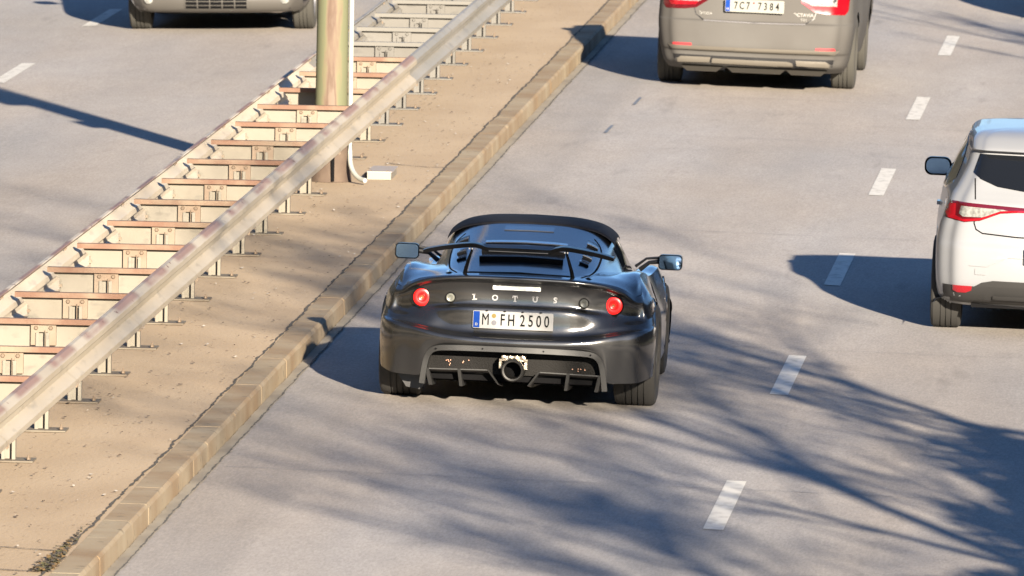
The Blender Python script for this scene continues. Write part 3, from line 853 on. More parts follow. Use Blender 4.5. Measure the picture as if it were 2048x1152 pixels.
for k, ch in enumerate('LOTUS'):
    x = -.270 + k*.1285
    hy = bv_sk.ray_cast(Vector((x, -5, .697)), Vector((0, 1, 0)))[0].y
    lo = text_mesh('badge_letter', ch, .050, m_silver, sc, (x, hy-.006, .697), sx=1.0, ext=.003, bold=.0012)
    sf = {'L': [(-.009, .0165, .018), (-.009, -.0165, .018)], 'T': [(0, -.0165, .018), (-.014, .011, .005), (.014, .011, .005)],
          'U': [(-.013, .0165, .015), (.013, .0165, .015)], 'S': [(.010, .012, .004), (-.010, -.012, .004)]}.get(ch, [])
    for (u, w, wd) in sf:
        MB().box((u, w, 0), (wd, .0045 if wd > .006 else .011, .006)).build('serif', m_silver, lo)
pl = plate_de(sc, -.016, -.668, .5625, .515, .112, m_plate_w,
         [('M', -.176, .105, .62), ('F', -.067, .105, .66), ('H', -.011, .105, .62), ('2', .061, .105, .66), ('5', .114, .105, .66), ('0', .165, .105, .66), ('0', .216, .105, .66)], 'D')
MB().lathe([(-.003, .0005), (-.003, .0145), (.002, .0145)], (-.123, 0, .026), 'y', 14).build('seal', m_yellow, pl)
MB().lathe([(-.003, .0005), (-.003, .0165), (.002, .0165)], (-.121, 0, -.018), 'y', 14).build('seal', m_grey, pl)
for k in range(4): MB().box((-.17+k*.115, .0, .058), (.014, .02, .006)).build('plate_lamp', m_dark, pl)
# diffuser surround arch
pts = [(-.585, -.645, .135), (-.575, -.655, .22), (-.560, -.665, .30), (-.535, -.680, .345), (-.490, -.695, .368), (-.40, -.712, .376), (-.2, -.725, .380), (0, -.732, .381)]
pts = pts + [(-x, y, z) for x, y, z in pts[-2::-1]]
pp = pchip(np.array(pts), 4); v = []; f = []
for i, p in enumerate(pp):
    a = pp[max(i-1, 0)]; b = pp[min(i+1, len(pp)-1)]; d = b-a; d /= np.linalg.norm(d); nrm = np.array([-d[2], 0, d[0]])
    for o_, yy in ((.020, .0), (.018, -.012), (-.016, -.014), (-.020, -.004), (-.020, .07)):
        q = p + nrm*o_; v.append((q[0], q[1]+yy, q[2]))
for i in range(len(pp)-1):
    for k in range(4): f.append((5*i+k, 5*i+k+1, 5*i+k+6, 5*i+k+5))
surr = mesh_obj('diffuser_surround', v, f, m_diff, sc, 35)
for (x, z) in ((-.50, .366), (-.20, .380), (.19, .380), (.49, .368)):
    MB().lathe([(-.004, .0005), (-.004, .006), (.004, .006)], (x, -.735 if abs(x) < .3 else -.712, z), 'y', 8).build('screw', m_dark, surr)
# mesh panel behind, with copper beads put in as painted engine glints
MB().box((0, -.56, .30), (1.12, .01, .19)).build('grille_mesh', m_mesh, sc)
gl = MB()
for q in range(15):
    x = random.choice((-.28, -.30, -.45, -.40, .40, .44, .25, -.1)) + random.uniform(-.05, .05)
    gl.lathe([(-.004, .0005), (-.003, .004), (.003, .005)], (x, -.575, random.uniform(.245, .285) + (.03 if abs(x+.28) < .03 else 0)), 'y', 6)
gl.build('glint_beads', mat('copper_glint', (.30, .17, .12), .4, metal=.8), sc)
# silencer box behind the mesh
MB().lathe([(-.35, .07), (-.34, .085), (.34, .085), (.35, .07)], (0, -.45, .29), 'x', 20).build('silencer', m_heat, sc, 40)
# diffuser plates and strakes
for s in (-1, 1):
    xa, xb = s*.555, s*.165
    v = [(xa, -.665, .236), (xb, -.665, .243), (xb, -.20, .13), (xa, -.20, .13), (xa, -.665, .229), (xb, -.665, .236), (xb, -.20, .123), (xa, -.20, .123)]
    dp = mesh_obj('diffuser_plate', v, [(0, 1, 2, 3), (4, 5, 6, 7)[::-1], (0, 4, 5, 1), (0, 3, 7, 4), (1, 5, 6, 2)], m_diff, sc)
    def strake(x0, x1, z0, z1, tw):
        # hanging fin with visible front thickness
        v = [(x0-tw, -.668, z0), (x0+tw, -.668, z0), (x1+tw, -.62, z1), (x1-tw, -.62, z1), (x0-tw, -.2, .13), (x0+tw, -.2, .13), (x1+tw, -.2, .10), (x1-tw, -.2, .10)]
        mesh_obj('strake', v, [(0, 1, 2, 3), (0, 3, 7, 4), (1, 5, 6, 2), (3, 2, 6, 7), (0, 4, 5, 1)], m_diff, dp)
    strake(s*.555, s*.530, .236, .125, .012); strake(s*.350, s*.335, .240, .125, .010); strake(s*.165, s*.095, .243, .145, .007)
# exhaust
mb = MB(); mb.lathe([(-.12, .055), (-.122, .066), (-.115, .074), (-.04, .078), (.12, .075)], (0, -.66, .253), 'y', 28); mb.lathe([(-.12, .055), (.05, .05), (.06, .001)], (0, -.66, .253), 'y', 28)
ex = mb.build('exhaust', mat('sooty_steel', (.022, .021, .019), .45, metal=.5), sc, 40)
MB().lathe([(-.02, .0005), (-.02, .052)], (0, -.60, .253), 'y', 24).build('exhaust_bore', m_dark, ex)
hs = MB(); hs.box((0, -.70, .325), (.155, .07, .030))
for k in range(4): hs.lathe([(-.014, .0005), (-.012, .014), (.01, .016)], (-.06+.04*k, -.735, .332), 'y', 8)
hs.box((-.082, -.70, .29), (.016, .06, .06)); hs.box((.082, -.70, .29), (.016, .06, .06))
hs.build('heat_shield', m_heat, ex, 40)
# underbody and wheel wells
MB().box((0, 1.3, .17), (1.15, 3.4, .06)).box((0, -.28, .24), (1.1, .5, .16)).box((0, 1.25, .35), (1.3, 3.3, .30)).build('underbody', m_dark, sc)
# rear wing
K = []
for x, z, ch, dzz in ((0, 1.012, .0, 0), (.19, 1.010, .0, 0), (.235, 1.022, .0, 0), (.285, 1.032, .0, 0), (.33, 1.030, 0, 0), (.48, 1.008, 0, 0), (.61, .980, 0, 0)):
    K.append((x, z))
zz = pchip(np.array(K), 4); v = []; f = []
full = np.concatenate([np.stack([-zz[:0:-1, 0], zz[:0:-1, 1]], 1), zz])
prof = [(-.095, .013), (-.03, .018), (.06, .010), (.115, -.004), (.06, -.006), (-.03, -.003), (-.092, -.014)]
n = len(prof)
for x, z in full:
    for py, pz in prof: v.append((x, -.55+py, z+pz*(1.0 if abs(x) < .58 else .7)))
for i in range(len(full)-1):
    for k in range(n): f.append((i*n+k, i*n+(k+1) % n, (i+1)*n+(k+1) % n, (i+1)*n+k))
f += [tuple(range(n)), tuple((len(full)-1)*n+k for k in range(n))]
wing = mesh_obj('rear_wing', v, f, m_gloss, sc, 35)
mesh_obj('wing_flap', [(-.190, -.662, 1.004), (.190, -.662, 1.004), (.238, -.575, 1.040), (-.238, -.575, 1.040), (-.190, -.662, 1.000), (.190, -.662, 1.000)],
         [(0, 1, 2, 3), (4, 5, 1, 0)], mat('wing_gloss_paint', (.05, .055, .06), .15, metal=.8, coat=1, coat_ior=2), wing)
for s in (-1, 1):
    MB().tube([(s*.305, -.55, 1.022), (s*.305, -.55, .99), (s*.318, -.55, .95), (s*.338, -.53, .88), (s*.350, -.52, .82)], [.007, .008, .010, .012, .014], 8).build('wing_stay', m_gloss, sc, 40)
    for q in (-.008, .01): MB().lathe([(-.012, .0005), (-.012, .005), (0, .006)], (s*.305+q, -.652, 1.012), 'y', 8).build('stay_bolt', m_chrome, wing)
# mirrors
for s in (-1, 1):
    cx = s*.865
    mb = MB(); y0 = 1.62; 
    out = rrect(cx-.078, .750, cx+.078, .850, .026, 5)
    inn = rrect(cx-.060, .765, cx+.060, .838, .022, 5)
    n = len(out); v = [(p[0], y0, p[1]) for p in out] + [(p[0], y0+.06, p[1]) for p in out] + [(p[0], y0+.13, p[1]) for p in inn]
    f = [(i, (i+1) % n, n+(i+1) % n, n+i) for i in range(n)] + [(n+i, n+(i+1) % n, 2*n+(i+1) % n, 2*n+i) for i in range(n)] + [tuple(2*n+i for i in range(n))]
    mi = mesh_obj('door_mirror', v, f, m_gloss, sc, 40)
    MB().prism(rrect(cx-.072, .756, cx+.072, .844, .022, 5), 'y', y0+.004, y0+.012).build('mirror_glass', m_mirror, mi)
    MB().tube([(cx-s*.07, y0+.05, .80), (cx-s*.14, y0+.06, .79), (cx-s*.20, y0+.08, .74)], [.016, .013, .016], 8).build('mirror_arm', m_black, mi, 40)
    MB().tube([(cx-s*.07, y0+.05, .825), (cx-s*.16, y0+.06, .815), (cx-s*.23, y0+.08, .76)], [.010, .008, .010], 8).build('mirror_arm', m_black, mi, 40)
# side intake behind the door and small clip
for s in (-1, 1):
    project('side_intake', [(.42, .70), (.72, .74), (.78, .40), (.60, .36)], bv_sk, 'right' if s > 0 else 'left', .007, m_dark, sc, step=.03)
for s in (-1, 1):
    wheel(sc, s*.755, 0, .325, .275, s, m_tyre, m_rim, 4); wheel(sc, s*.722, 2.37, .300, .215, s, m_tyre, m_rim, 3)
    # inner wheel wells
    for yy, r, xo in ((0, .375, .845), (2.37, .340, .79)):
        v = []; f = []
        for k in range(19):
            a = math.pi*k/18
            for x in (.52, xo): v.append((s*x, yy + r*math.cos(a), .31 + r*math.sin(a)))
        for k in range(18): f.append((2*k, 2*k+1, 2*k+3, 2*k+2))
        mesh_obj('wheel_well', v, f, m_dark, sc)
# rear mud guard in front of the left rear tyre
MB().prism([(-.80, .235), (-.60, .235), (-.575, .12), (-.61, .075), (-.70, .09)], 'y', -.42, -.41).build('splash_guard', m_black, sc)

# ------------------------------------------------------------ ordinary cars by stacked plan outlines
def hatch_body(name, rows, parent, m, wheels, ns=5, nr=5, up=60, tp=lambda z: 0.0):
    """rows: (z, y_rear, y_front, halfwidth, corner, bow, zdrop)"""
    P = []
    for (z, yr, yf, w, cr, bow, dr) in rows:
        q = []; k0 = tp(z); W_ = w; w = W_*(1-k0)
        for fx in (0, .35, .62, .82): q.append((w*fx if w > .01 else 0, yr + bow*(fx**2), z - dr*fx*fx))
        for a in (.25, .55, .8, 1.0):
            t = a*math.pi/2; xx = w - cr*.8*(1-math.sin(t)); xx = w*.82 + (w-w*.82)*math.sin(t)
            q.append((xx, yr + bow*.67 + (bow*.33) + cr*(1-math.cos(t)), z - dr))
        L_ = yf - cr*1.2 - (yr+bow+cr)
        for fy in (.12, .25, .4, .55, .7, .85, 1.0): q.append((W_*(1-k0*max(0, 1-fy/.42)), yr+bow+cr + L_*fy, z - dr))
        w = W_
        for fx in (.93, .7, .35, 0): q.append((w*fx, yf - cr*1.2*(fx**3), z - dr*fx*fx))
        P.append(q)
    S = mirror_cols(net(np.array(P), nr, ns))
    V = S.reshape(-1, 3).tolist(); F = grid_faces(S.shape[0], S.shape[1])
    V, F = arch_cut(V, F, wheels)
    return mesh_obj(name, V, F, m, parent, up)
def wells(parent, ys, r, w, zc):
    for s in (-1, 1):
        for yy in ys:
            v = []; f = []
            for k in range(19):
                a = math.pi*k/18
                for x in (w-.36, w-.035): v.append((s*x, yy + r*math.cos(a), zc + r*math.sin(a)))
            for k in range(18): f.append((2*k, 2*k+1, 2*k+3, 2*k+2))
            mesh_obj('wheel_well', v, f, m_dark, parent)
def mir(poly): return [(-p[0], p[1]) for p in poly]

# ---- beige-grey estate ahead (top centre)
sk = car_root('estate_car', 1.895, 116.55)
tag(sk, 'dusty beige-grey car with silver lower bumper trim driving ahead of the sports car', 'car')
rows = [(.17, -.80, 3.45, .80, .30, .10, 0), (.235, -.97, 3.55, .84, .30, .12, 0), (.30, -.99, 3.58, .86, .28, .13, 0), (.335, -1.00, 3.60, .868, .28, .13, 0), (.36, -1.03, 3.62, .872, .28, .13, 0), (.41, -1.04, 3.62, .88, .28, .13, 0),
        (.52, -1.03, 3.60, .895, .26, .13, 0), (.60, -1.015, 3.58, .90, .26, .13, 0), (.625, -.985, 3.55, .90, .26, .12, 0), (.72, -.965, 3.50, .895, .24, .11, 0), (.86, -.95, 3.2, .885, .22, .10, 0),
        (.95, -.90, 2.4, .87, .22, .10, 0), (1.15, -.72, 2.05, .76, .20, .10, 0), (1.34, -.50, 1.65, .66, .18, .08, .0), (1.43, -.30, 1.35, .56, .15, .05, .02), (1.46, 0, 1.1, .30, .1, .02, .01), (1.465, .4, .9, .01, .05, 0, 0)]
skb = hatch_body('body', rows, sk, m_skoda, [(0, .32, .365), (2.68, .32, .36)], tp=lambda z: .04 if z < .9 else .10)
bvs = bvh_of(skb)
for s in (-1, 1):
    f_ = (lambda p: p) if s > 0 else mir
    project('tail_light', f_([(.40, .80), (.52, .72), (.62, .705), (.79, .70), (.82, .74), (.83, .90), (.42, .90)]), bvs, 'rear', .006, m_reddark if s < 0 else m_red, sk)
    project('lamp_glow', f_([(.53, .745), (.75, .735), (.765, .76), (.765, .90), (.72, .90), (.72, .775), (.50, .775)]), bvs, 'rear', .010, m_red, sk)
    project('clear_lens', f_([(.40, .83), (.50, .775), (.72, .775), (.72, .90), (.42, .90)]), bvs, 'rear', .012, m_clear, sk)
    for cx, cz_ in ((.50, .835), (.60, .83), (.68, .83)):
        project('reflector_bowl', f_(circle(cx, cz_, .03, 12)), bvs, 'rear', .016, m_chrome, sk)
    project('bumper_reflector', f_(rrect(.545, .366, .72, .408, .012)), bvs, 'rear', .006, m_pink, sk)
    ribbon('lid_shut_line', [(s*.545, .90), (s*.545, .74), (s*.52, .66), (s*.45, .615)], .008, bvs, 'rear', m_black, sk)
    project('side_window', [(-.2, 1.0), (2.0, 1.0), (1.5, 1.35), (.2, 1.37)], bvs, 'right' if s > 0 else 'left', .004, m_glass, sk, step=.1)
project('rear_window', [(-.6, 1.0), (.6, 1.0), (.5, 1.33), (-.5, 1.33)], bvs, 'rear', .004, m_glass, sk, step=.08)
ribbon('lid_shut_line', [(-.45, .612), (0, .607), (.45, .612)], .008, bvs, 'rear', m_seam, sk)
project('lower_trim', [(-.72, .345), (.72, .345), (.76, .385), (-.76, .385)], bvs, 'rear', .012, m_skoda_b, sk, thick=.02)
project('diffuser_recess', [(-.69, .205), (-.71, .302), (.71, .302), (.69, .205)], bvs, 'rear', .003, m_black, sk)
for s in (-1, 1):
    f_ = (lambda p: p) if s > 0 else mir
    project('exhaust_trim', f_([(.385, .240), (.67, .228), (.675, .262), (.64, .285), (.375, .288)]), bvs, 'rear', .014, m_skoda_b, sk)
project('diffuser_bar', [(-.365, .235), (.355, .225), (.35, .262), (.30, .275), (-.36, .278)], bvs, 'rear', .016, m_skoda_b, sk)
m_dustblk = mat('dusty_black_plastic', (.020, .018, .015), .8, spec=.1)
for xx, w_ in ((-.45, .36), (.03, .52), (.47, .36)): MB().prism([(xx-w_/2, .20), (xx-w_/2+.05, .158), (xx+w_/2-.05, .158), (xx+w_/2, .20)], 'y', -.93, -.55).build('underbody_pan', m_dustblk, sk)
pl = plate_de(sk, -.003, -1.018, .755, .52, .112, mat('czech_plate_white', (.20, .20, .18), .6, spec=.2),
         [('7', -.165, .092, .7), ('C', -.112, .092, .7), ('7', -.058, .092, .7), ('7', .045, .092, .7), ('3', .097, .092, .7), ('8', .149, .092, .7), ('4', .201, .092, .7)], 'CZ')
for c_ in pl.children:
    if c_.name.startswith('country'): c_.scale = (.9, 1, 1)
MB().lathe([(-.003, .0005), (-.003, .008), (.002, .008)], (-.008, 0, .028), 'y', 10).build('seal', m_red, pl)
def rear_y(b, x, z): 
    h = b.ray_cast(Vector((x, -5, z)), Vector((0, 1, 0)))[0]; return h.y
text_mesh('badge_lettering', 'ŠKODA', .034, m_badge, sk, (-.435, rear_y(bvs, -.435, .672)-.006, .672), ext=.002, space=1.05)
text_mesh('badge_lettering', 'OCTAVIA', .042, m_badge, sk, (.425, rear_y(bvs, .425, .690)-.006, .690), ext=.002, space=1.0, bold=.001)
text_mesh('badge_lettering', 'TDI', .032, m_badge, sk, (.43, rear_y(bvs, .43, .652)-.006, .648), ext=.002, space=1.2)
for s in (-1, 1):
    wheel(sk, s*.77, 0, .325, .215, s, m_tyre2, m_rim2, 3); wheel(sk, s*.77, 2.68, .325, .215, s, m_tyre2, m_rim2, 3)
    x = s*.98; mb = MB().prism(rrect(x-.10, .92, x+.10, 1.05, .04), 'y', 1.9, 2.02); mb.box((s*.87, 1.96, .95), (.1, .05, .04)); mm = mb.build('door_mirror', m_skoda, sk, 40)
    MB().prism(rrect(x-.09, .93, x+.09, 1.04, .035), 'y', 1.892, 1.898).build('mirror_glass', m_mirror, mm)
wells(sk, (0, 2.68), .375, .87, .32)
MB().box((0, 1.4, .26), (1.15, 4.1, .14)).box((0, 1.4, .5), (1.5, 1.6, .4)).build('underbody', m_dark, sk)
for s in (-1, 1): MB().box((s*.3, -.6, .2), (.3, .5, .06)).build('silencer', m_dark, sk)

# ---- white hatchback at the right edge
wh = car_root('hatchback', 5.10, 91.4)
tag(wh, 'white hatchback cut off by the right edge of the picture, with a black door mirror', 'car')
rows = [(.20, -.55, 3.3, .80, .30, .10, 0), (.25, -.68, 3.40, .86, .28, .14, 0), (.30, -.72, 3.42, .875, .28, .14, 0), (.38, -.76, 3.45, .888, .26, .15, 0), (.50, -.78, 3.45, .90, .26, .16, 0),
        (.60, -.775, 3.45, .905, .26, .16, 0), (.66, -.75, 3.43, .905, .26, .16, 0), (.74, -.74, 3.4, .90, .25, .16, 0), (.80, -.73, 3.36, .892, .24, .16, 0), (.90, -.72, 3.0, .875, .22, .15, 0), (.96, -.67, 2.5, .86, .22, .14, 0),
        (1.02, -.61, 2.2, .83, .22, .12, 0), (1.16, -.50, 1.95, .765, .22, .10, .0), (1.26, -.43, 1.75, .715, .20, .08, 0), (1.275, -.50, 1.72, .705, .20, .08, 0), (1.34, -.38, 1.55, .685, .18, .06, .01), (1.375, -.28, 1.42, .655, .16, .05, .01), (1.397, -.16, 1.32, .60, .14, .04, .01), (1.408, 0.05, 1.15, .40, .1, .02, .005), (1.412, .4, .8, .01, .05, 0, 0)]
whb = hatch_body('body', rows, wh, m_white, [(0, .33, .37), (2.67, .33, .365)], tp=lambda z: float(np.interp(z, [.3, .7, .85, 1.0, 1.15, 1.4], [.03, .05, .08, .10, .11, .04])))
bvw = bvh_of(whb)
for s in (-1, 1):
    f_ = (lambda p: p) if s > 0 else mir
    L2 = [(.80, .925), (.72, .922), (.28, .905), (.16, .900), (.16, .872), (.30, .872), (.42, .858), (.56, .80), (.67, .785), (.80, .802), (.83, .83), (.82, .90)]
    tl = project('tail_light', f_(L2), bvw, 'rear', .006, m_reddark, wh, step=.03)
    project('clear_lens', f_([(.70, .895), (.40, .885), (.36, .878), (.55, .825), (.68, .822), (.71, .84)]), bvw, 'rear', .010, m_clear, wh)
    project('lamp_glow', f_([(.80, .905), (.735, .905), (.735, .825), (.68, .805), (.56, .818), (.42, .875), (.30, .885), (.16, .888), (.16, .874), (.30, .872), (.42, .860), (.56, .803), (.67, .789), (.79, .806), (.81, .84)]), bvw, 'rear', .013, m_red, wh)
    project('bumper_reflector', f_([(.735, .347), (.595, .347), (.60, .315), (.64, .297), (.70, .297), (.73, .31)]), bvw, 'rear', .014, m_red, wh)
    ribbon('lid_shut_line', [(s*.61, 1.08), (s*.60, .95), (s*.60, .78), (s*.585, .74), (s*.54, .715), (s*.3, .70), (0, .698)], .009, bvw, 'rear', m_dark, wh)
    project('side_window', [(-.05, 1.05), (.35, .965), (2.0, .93), (1.85, 1.10), (1.35, 1.33), (.6, 1.35), (.25, 1.27)], bvw, 'right' if s > 0 else 'left', .004, m_glass, wh, step=.08)
    ribbon('window_trim', [(.0, 1.02), (.35, .955), (2.0, .92)], .015, bvw, 'right' if s > 0 else 'left', m_chrome, wh)
    x = s*.93
    out = rrect(x-.095, .935, x+.095, 1.065, .05, 5); inn = rrect(x-.07, .95, x+.07, 1.05, .045, 5); n = len(out); y0 = 1.70
    v = [(p[0], y0, p[1]) for p in out] + [(p[0], y0+.07, p[1]) for p in out] + [(p[0], y0+.14, p[1]) for p in inn]
    f = [(i, (i+1) % n, n+(i+1) % n, n+i) for i in range(n)] + [(n+i, n+(i+1) % n, 2*n+(i+1) % n, 2*n+i) for i in range(n)] + [tuple(2*n+i for i in range(n))]
    mm = mesh_obj('door_mirror', v, f, m_gloss, wh, 40)
    MB().prism(rrect(x-.083, .947, x+.083, 1.055, .045, 5), 'y', y0+.002, y0+.012).build('mirror_glass', m_mirror, mm)
    MB().box((s*.83, y0+.06, .965), (.10, .04, .035)).build('mirror_arm', m_gloss, mm)
    MB().box((s*.890, .95, .80), (.03, .15, .025)).build('door_handle', m_white, wh)
project('rear_window', [(-.585, 1.245), (-.625, 1.12), (-.57, 1.08), (-.45, 1.035), (-.25, 1.01), (0, 1.0), (.25, 1.01), (.45, 1.035), (.57, 1.08), (.625, 1.12), (.585, 1.245)], bvw, 'rear', .012, m_glass, wh, step=.03, thick=.02)
project('lower_bumper', [(-.855, .22), (-.862, .345), (-.58, .345), (-.53, .375), (-.45, .392), (.45, .392), (.53, .375), (.58, .345), (.862, .345), (.855, .22)], bvw, 'rear', .009, m_whiteblk, wh, step=.05)
project('bumper_sill', [(-.45, .255), (.45, .255), (.45, .285), (-.45, .285)], bvw, 'rear', .03, m_whiteblk, wh, thick=.03)
plate_de(wh, .02, -.80, .575, .52, .112, m_plate_w, [], 'D')
ribbon('bumper_crease', [(-.62, .492), (-.5, .49), (-.36, .56), (.36, .56), (.5, .49), (.62, .492)], .007, bvw, 'rear', m_white, wh, off=.007)
project('tow_cover', rrect(-.58, .43, -.50, .475, .006), bvw, 'rear', .007, m_white, wh)
for s in (-1, 1):
    wheel(wh, s*.783, 0, .325, .215, s, m_tyre, m_rim2, 3); wheel(wh, s*.783, 2.67, .325, .215, s, m_tyre, m_rim2, 3)
wells(wh, (0, 2.67), .38, .875, .33)
MB().box((0, 1.4, .26), (1.2, 3.9, .14)).box((0, 1.4, .5), (1.5, 1.6, .4)).build('underbody', m_dark, wh)
# second hatchback further up the same lane: only its shadow enters the picture
wh2 = copy_tree(wh); wh2.location = (5.06, 128.1, road_z(5.06))
tag(wh2, 'second white hatchback farther up the right lane, its shadow crossing a lane dash', 'car')

# ---- oncoming dark car, top left (faces the camera: local +y points away from it, so rotate)
lc = car_root('oncoming_car', -3.36, 122.5, slope=-.02, zf=left_z)
tag(lc, 'dark grey oncoming car at the top left with a slatted lower grille', 'car')
rows = [(.18, -.62, 3.6, .74, .32, .14, 0), (.205, -.76, 3.6, .78, .34, .16, 0), (.25, -.80, 3.62, .82, .36, .17, 0), (.32, -.82, 3.64, .85, .36, .18, 0), (.42, -.82, 3.64, .865, .36, .18, 0), (.55, -.80, 3.62, .87, .36, .18, 0), (.68, -.74, 3.6, .87, .36, .18, 0), (.78, -.55, 3.55, .86, .36, .18, 0),
        (.90, .1, 3.5, .84, .30, .15, 0), (1.0, .5, 3.4, .80, .25, .12, 0), (1.2, .9, 3.2, .70, .22, .10, 0), (1.38, 1.3, 2.9, .60, .2, .08, 0), (1.46, 1.6, 2.5, .4, .15, .04, 0), (1.47, 1.9, 2.2, .01, .05, 0, 0)]
lb = hatch_body('body', rows, lc, m_leftcar, [(0, .31, .35), (2.6, .31, .35)])
bvl = bvh_of(lb)
project('bumper_skin', [(-.78, .212), (-.62, .196), (.62, .196), (.78, .212), (.80, .36), (-.80, .36)], bvl, 'rear', .008, m_leftlow, lc)
gr = project('lower_grille', [(-.29, .232), (.29, .232), (.29, .38), (-.29, .38)], bvl, 'rear', .012, m_dark, lc)
for zc in (.262, .30, .34): project('grille_bar', [(-.295, zc-.004), (.295, zc-.004), (.295, zc+.004), (-.295, zc+.004)], bvl, 'rear', .018, m_leftlow, gr)
for k in range(6): x = -.29 + k*.116; project('grille_bar', [(x-.005, .232), (x+.005, .232), (x+.005, .38), (x-.005, .38)], bvl, 'rear', .017, m_leftlow, gr)
for s in (-1, 1):
    hy = rear_y(bvl, s*.635, .315)
    MB().lathe([(-.018, .0005), (-.016, .02), (-.01, .04), (.01, .046)], (s*.635, hy-.01, .315), 'y', 20).build('fog_lamp', m_clear, lc, 40)
    f_ = (lambda p: p) if s > 0 else mir
    project('headlight', f_([(.45, .62), (.80, .66), (.82, .74), (.5, .70)]), bvl, 'rear', .006, m_clear, lc)
    wheel(lc, s*.765, 0, .315, .205, s, m_tyre2, m_rim2, 3); wheel(lc, s*.765, 2.6, .315, .205, s, m_tyre2, m_rim2, 3)
    MB().prism(rrect(s*.97-.09, .92, s*.97+.09, 1.04, .04), 'y', .75, .87).box((s*.86, .81, .94), (.1, .04, .03)).build('door_mirror', m_leftcar, lc, 40)
    project('side_window', [(.9, .98), (3.0, .98), (2.6, 1.32), (1.4, 1.34)], bvl, 'right' if s > 0 else 'left', .004, m_glass, lc, step=.1)
project('windscreen', [(-.62, 1.02), (.62, 1.02), (.5, 1.34), (-.5, 1.34)], bvl, 'rear', .004, m_glass, lc, step=.08)
wells(lc, (0, 2.6), .36, .84, .31)
MB().box((0, 1.4, .26), (1.15, 3.9, .14)).box((0, 1.4, .5), (1.5, 1.6, .4)).build('underbody', m_dark, lc)

# ------------------------------------------------------------ roadside trees right of the road (out of frame, they throw the branch shadows)
m_bark = mat('bark', (.09, .07, .05), .9, col2=(.05, .04, .03), scale=6, bump=.01, bscale=20)
m_leafg = mat('leaf_green', (.05, .07, .02), .7, col2=(.09, .08, .02), scale=1.5)
m_leafb = mat('leaf_brown', (.13, .075, .02), .7)
def tree(name, x, y, h, seed, label, r0=.16, lean=(0, 0), leaves_n=2500, limb0=.35, spread=.45, z0=-.4, maxlev=4, cat='tree'):
    rr = random.Random(seed); root = empty(name, (x, y, z0)); tag(root, label, cat)
    tr = MB(); br = MB(); tips = []
    def limb(p, d, L_, r, lev):
        n = 6 if lev < 2 else 4; pts = [p.copy()]; q = p.copy(); dd = d.copy()
        for k in range(n):
            dd = (dd + Vector((rr.gauss(0, .12), rr.gauss(0, .12), rr.gauss(.04, .08)))*(.5 if lev == 0 else 1)).normalized()
            q = q + dd*L_/n; pts.append(q.copy())
        rad = [max(.004, r*(1 - .75*k/n)) for k in range(n+1)]
        (tr if lev == 0 else br).tube(pts, rad, 7 if lev < 2 else 4, cap=False)
        if lev >= min(2, maxlev-1): tips.extend(pts[1:])
        if lev < maxlev:
            cnt = {0: 10 if maxlev > 2 else 5, 1: 6 if maxlev > 2 else 2, 2: 5, 3: 3}[lev]
            for k in range(cnt):
                t = rr.uniform(limb0 if lev == 0 else .25, 1.0); i = min(n-1, int(t*n)); a = pts[i].lerp(pts[i+1], t*n-i)
                az = rr.uniform(0, 6.283); ax = Vector((math.cos(az), math.sin(az), 0))
                nd = (dd*(1-spread) + ax*spread*1.2 + Vector((0, 0, .25))).normalized()
                limb(a, nd, L_*(.42 if lev == 0 else .55)*rr.uniform(.7, 1.2), rad[i]*.55, lev+1)
    limb(Vector((0, 0, 0)), Vector((lean[0], lean[1], 1)).normalized(), h, r0, 0)
    tr.build('trunk', m_bark, root, 60); br.build('branches', m_bark, root, 60)
    if leaves_n:
        V = []; F = []
        for _ in range(leaves_n):
            p = rr.choice(tips) + Vector((rr.gauss(0, .12), rr.gauss(0, .12), rr.gauss(0, .12))); s = rr.uniform(.035, .07)
            a = Vector((rr.gauss(0, 1), rr.gauss(0, 1), rr.gauss(0, 1))).normalized(); b = a.orthogonal().normalized()
            k = len(V); V += [p+a*s, p+b*s*.6, p-a*s, p-b*s*.6]; F.append((k, k+1, k+2, k+3))
        c = mesh_obj('crown', V, F, m_leafb, root); c['kind'] = 'stuff'
    return root
tree('bare_tree', 8.9, 63.2, 6.9, 21, 'bare roadside tree whose trunk shadow crosses the lane right behind the sports car', r0=.13, lean=(.0, .01), leaves_n=1000, z0=-.25)
tree('bare_tree', 8.7, 70.6, 6.3, 22, 'bare roadside tree whose shadow lies between the sports car and the white car', r0=.12, lean=(.03, .02), leaves_n=1000, z0=-.25)
tree('bare_tree', 9.0, 55.2, 7.2, 23, 'bare roadside tree nearest the footbridge, shading the near end of the road', r0=.11, lean=(-.01, .0), leaves_n=1000, z0=-.25)
tree('slender_tree', 9.0, 107.0, 6.8, 24, 'slender tree at the road edge beyond the white car', r0=.13, leaves_n=60, spread=.12, z0=-.25, maxlev=2)
tree('slender_tree', 9.3, 109.6, 7.0, 29, 'thin sapling leaning beside the slender tree beyond the white car', r0=.045, leaves_n=60, spread=.12, z0=-.25, maxlev=2)
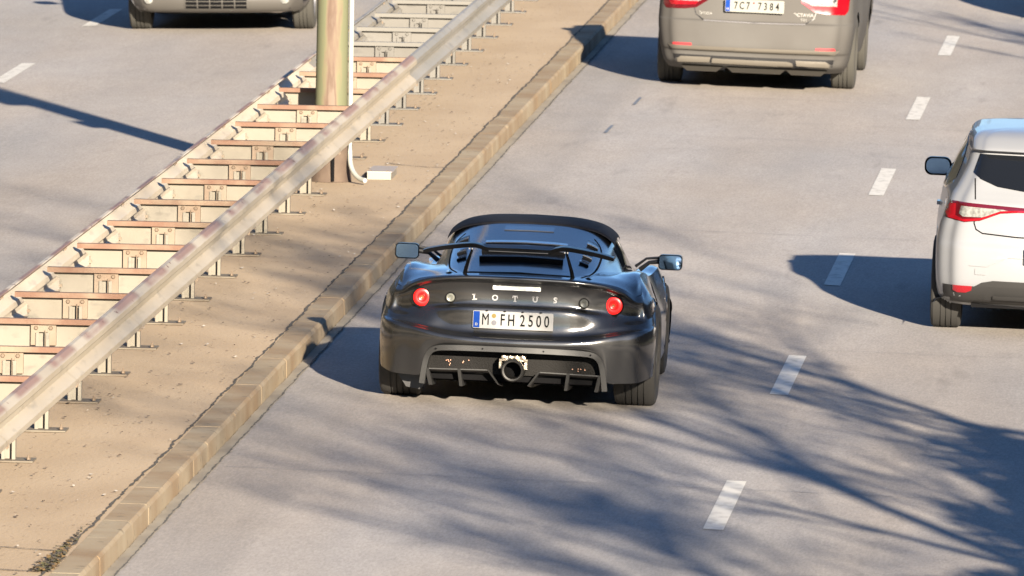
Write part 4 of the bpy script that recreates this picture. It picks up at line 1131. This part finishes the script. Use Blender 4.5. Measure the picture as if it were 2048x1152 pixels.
# dense evergreen shrubs under them
def shrub(x, y, rx, ry, h, n, seed, label):
    rr = random.Random(seed); root = empty('evergreen_shrub', (x, y, -.25)); tag(root, label, 'shrub', 'evergreen shrubs beside the road')
    mb = MB()
    for k in range(7):
        a = rr.uniform(0, 6.28); mb.tube([(0, 0, 0), (math.cos(a)*rx*.4, math.sin(a)*ry*.4, h*.5), (math.cos(a)*rx*.7, math.sin(a)*ry*.7, h*.8)], [.06, .04, .015], 6)
    mb.build('stems', m_bark, root)
    lumps = [(rr.uniform(-.6, .6)*rx, rr.uniform(-.6, .6)*ry, rr.uniform(.45, .85)*h, rr.uniform(.35, .6)) for _ in range(14)] + [(0, 0, h*.4, .9)]
    V = []; F = []
    for _ in range(n):
        l = rr.choice(lumps); d = Vector((rr.gauss(0, 1), rr.gauss(0, 1), rr.gauss(0, 1))).normalized()*rr.random()**.35
        p = Vector((l[0]+d.x*rx*l[3], l[1]+d.y*ry*l[3], l[2]+d.z*h*.42*l[3])); s = rr.uniform(.04, .085)
        a = Vector((rr.gauss(0, 1), rr.gauss(0, 1), rr.gauss(0, 1))).normalized(); b = a.orthogonal().normalized()
        k = len(V); V += [p+a*s, p+b*s*.6, p-a*s, p-b*s*.6]; F.append((k, k+1, k+2, k+3))
    c = mesh_obj('foliage', V, F, m_leafg, root); c['kind'] = 'stuff'
shrub(9.1, 66.8, .7, 2.4, 3.7, 16000, 31, 'tall dense evergreen shrub between the bare trees at the road edge')
shrub(9.1, 70.9, .8, 2.2, 3.8, 13000, 32, 'dense evergreen shrub at the foot of the bare tree near the white car')
shrub(9.1, 62.4, .7, 2.6, 3.8, 18000, 33, 'dense evergreen shrub at the foot of the bare tree behind the sports car')
shrub(9.1, 58.0, .9, 2.8, 4.3, 18000, 34, 'dense evergreen shrub nearest the footbridge')

# ------------------------------------------------------------ tree belts added out of frame to block skylight and fill reflections
def belt(name, x0, y0, x1, y1, h, seed, label):
    r = random.Random(seed); n = max(8, int(math.hypot(x1-x0, y1-y0)/2)); V = []; F = []
    dxn, dyn = (y1-y0), -(x1-x0); l = math.hypot(dxn, dyn); dxn /= l; dyn /= l
    for i in range(n+1):
        t = i/n; hh = h*(.75 + .5*r.random())
        for j in range(9):
            a = math.pi*j/8; w = 3.5*math.cos(a)*(1+.3*r.random())
            V.append((x0+(x1-x0)*t + dxn*w + r.uniform(-.6, .6), y0+(y1-y0)*t + dyn*w + r.uniform(-.6, .6), -.9 + hh*math.sin(a)*(1 + .15*r.random())))
    F = [(i*9+j, i*9+j+1, (i+1)*9+j+1, (i+1)*9+j) for i in range(n) for j in range(8)]
    o = mesh_obj(name, V, F, m_belt); tag(o, label, 'trees', kind='stuff')
m_belt = mat('far_foliage', (.012, .014, .010), .95, col2=(.026, .024, .018), scale=.8)
belt('sky_block_belt', -21, -60, -21, 300, 14, 1, 'unseen tree belt added to block sky along the far side of the opposite carriageway')
belt('sky_block_belt', 30, 20, 30, 300, 9, 2, 'unseen tree belt added to block sky, set back on the right side of the road')
belt('sky_block_belt', -40, 330, 60, 330, 14, 3, 'unseen tree belt added far ahead to close off the reflected horizon')
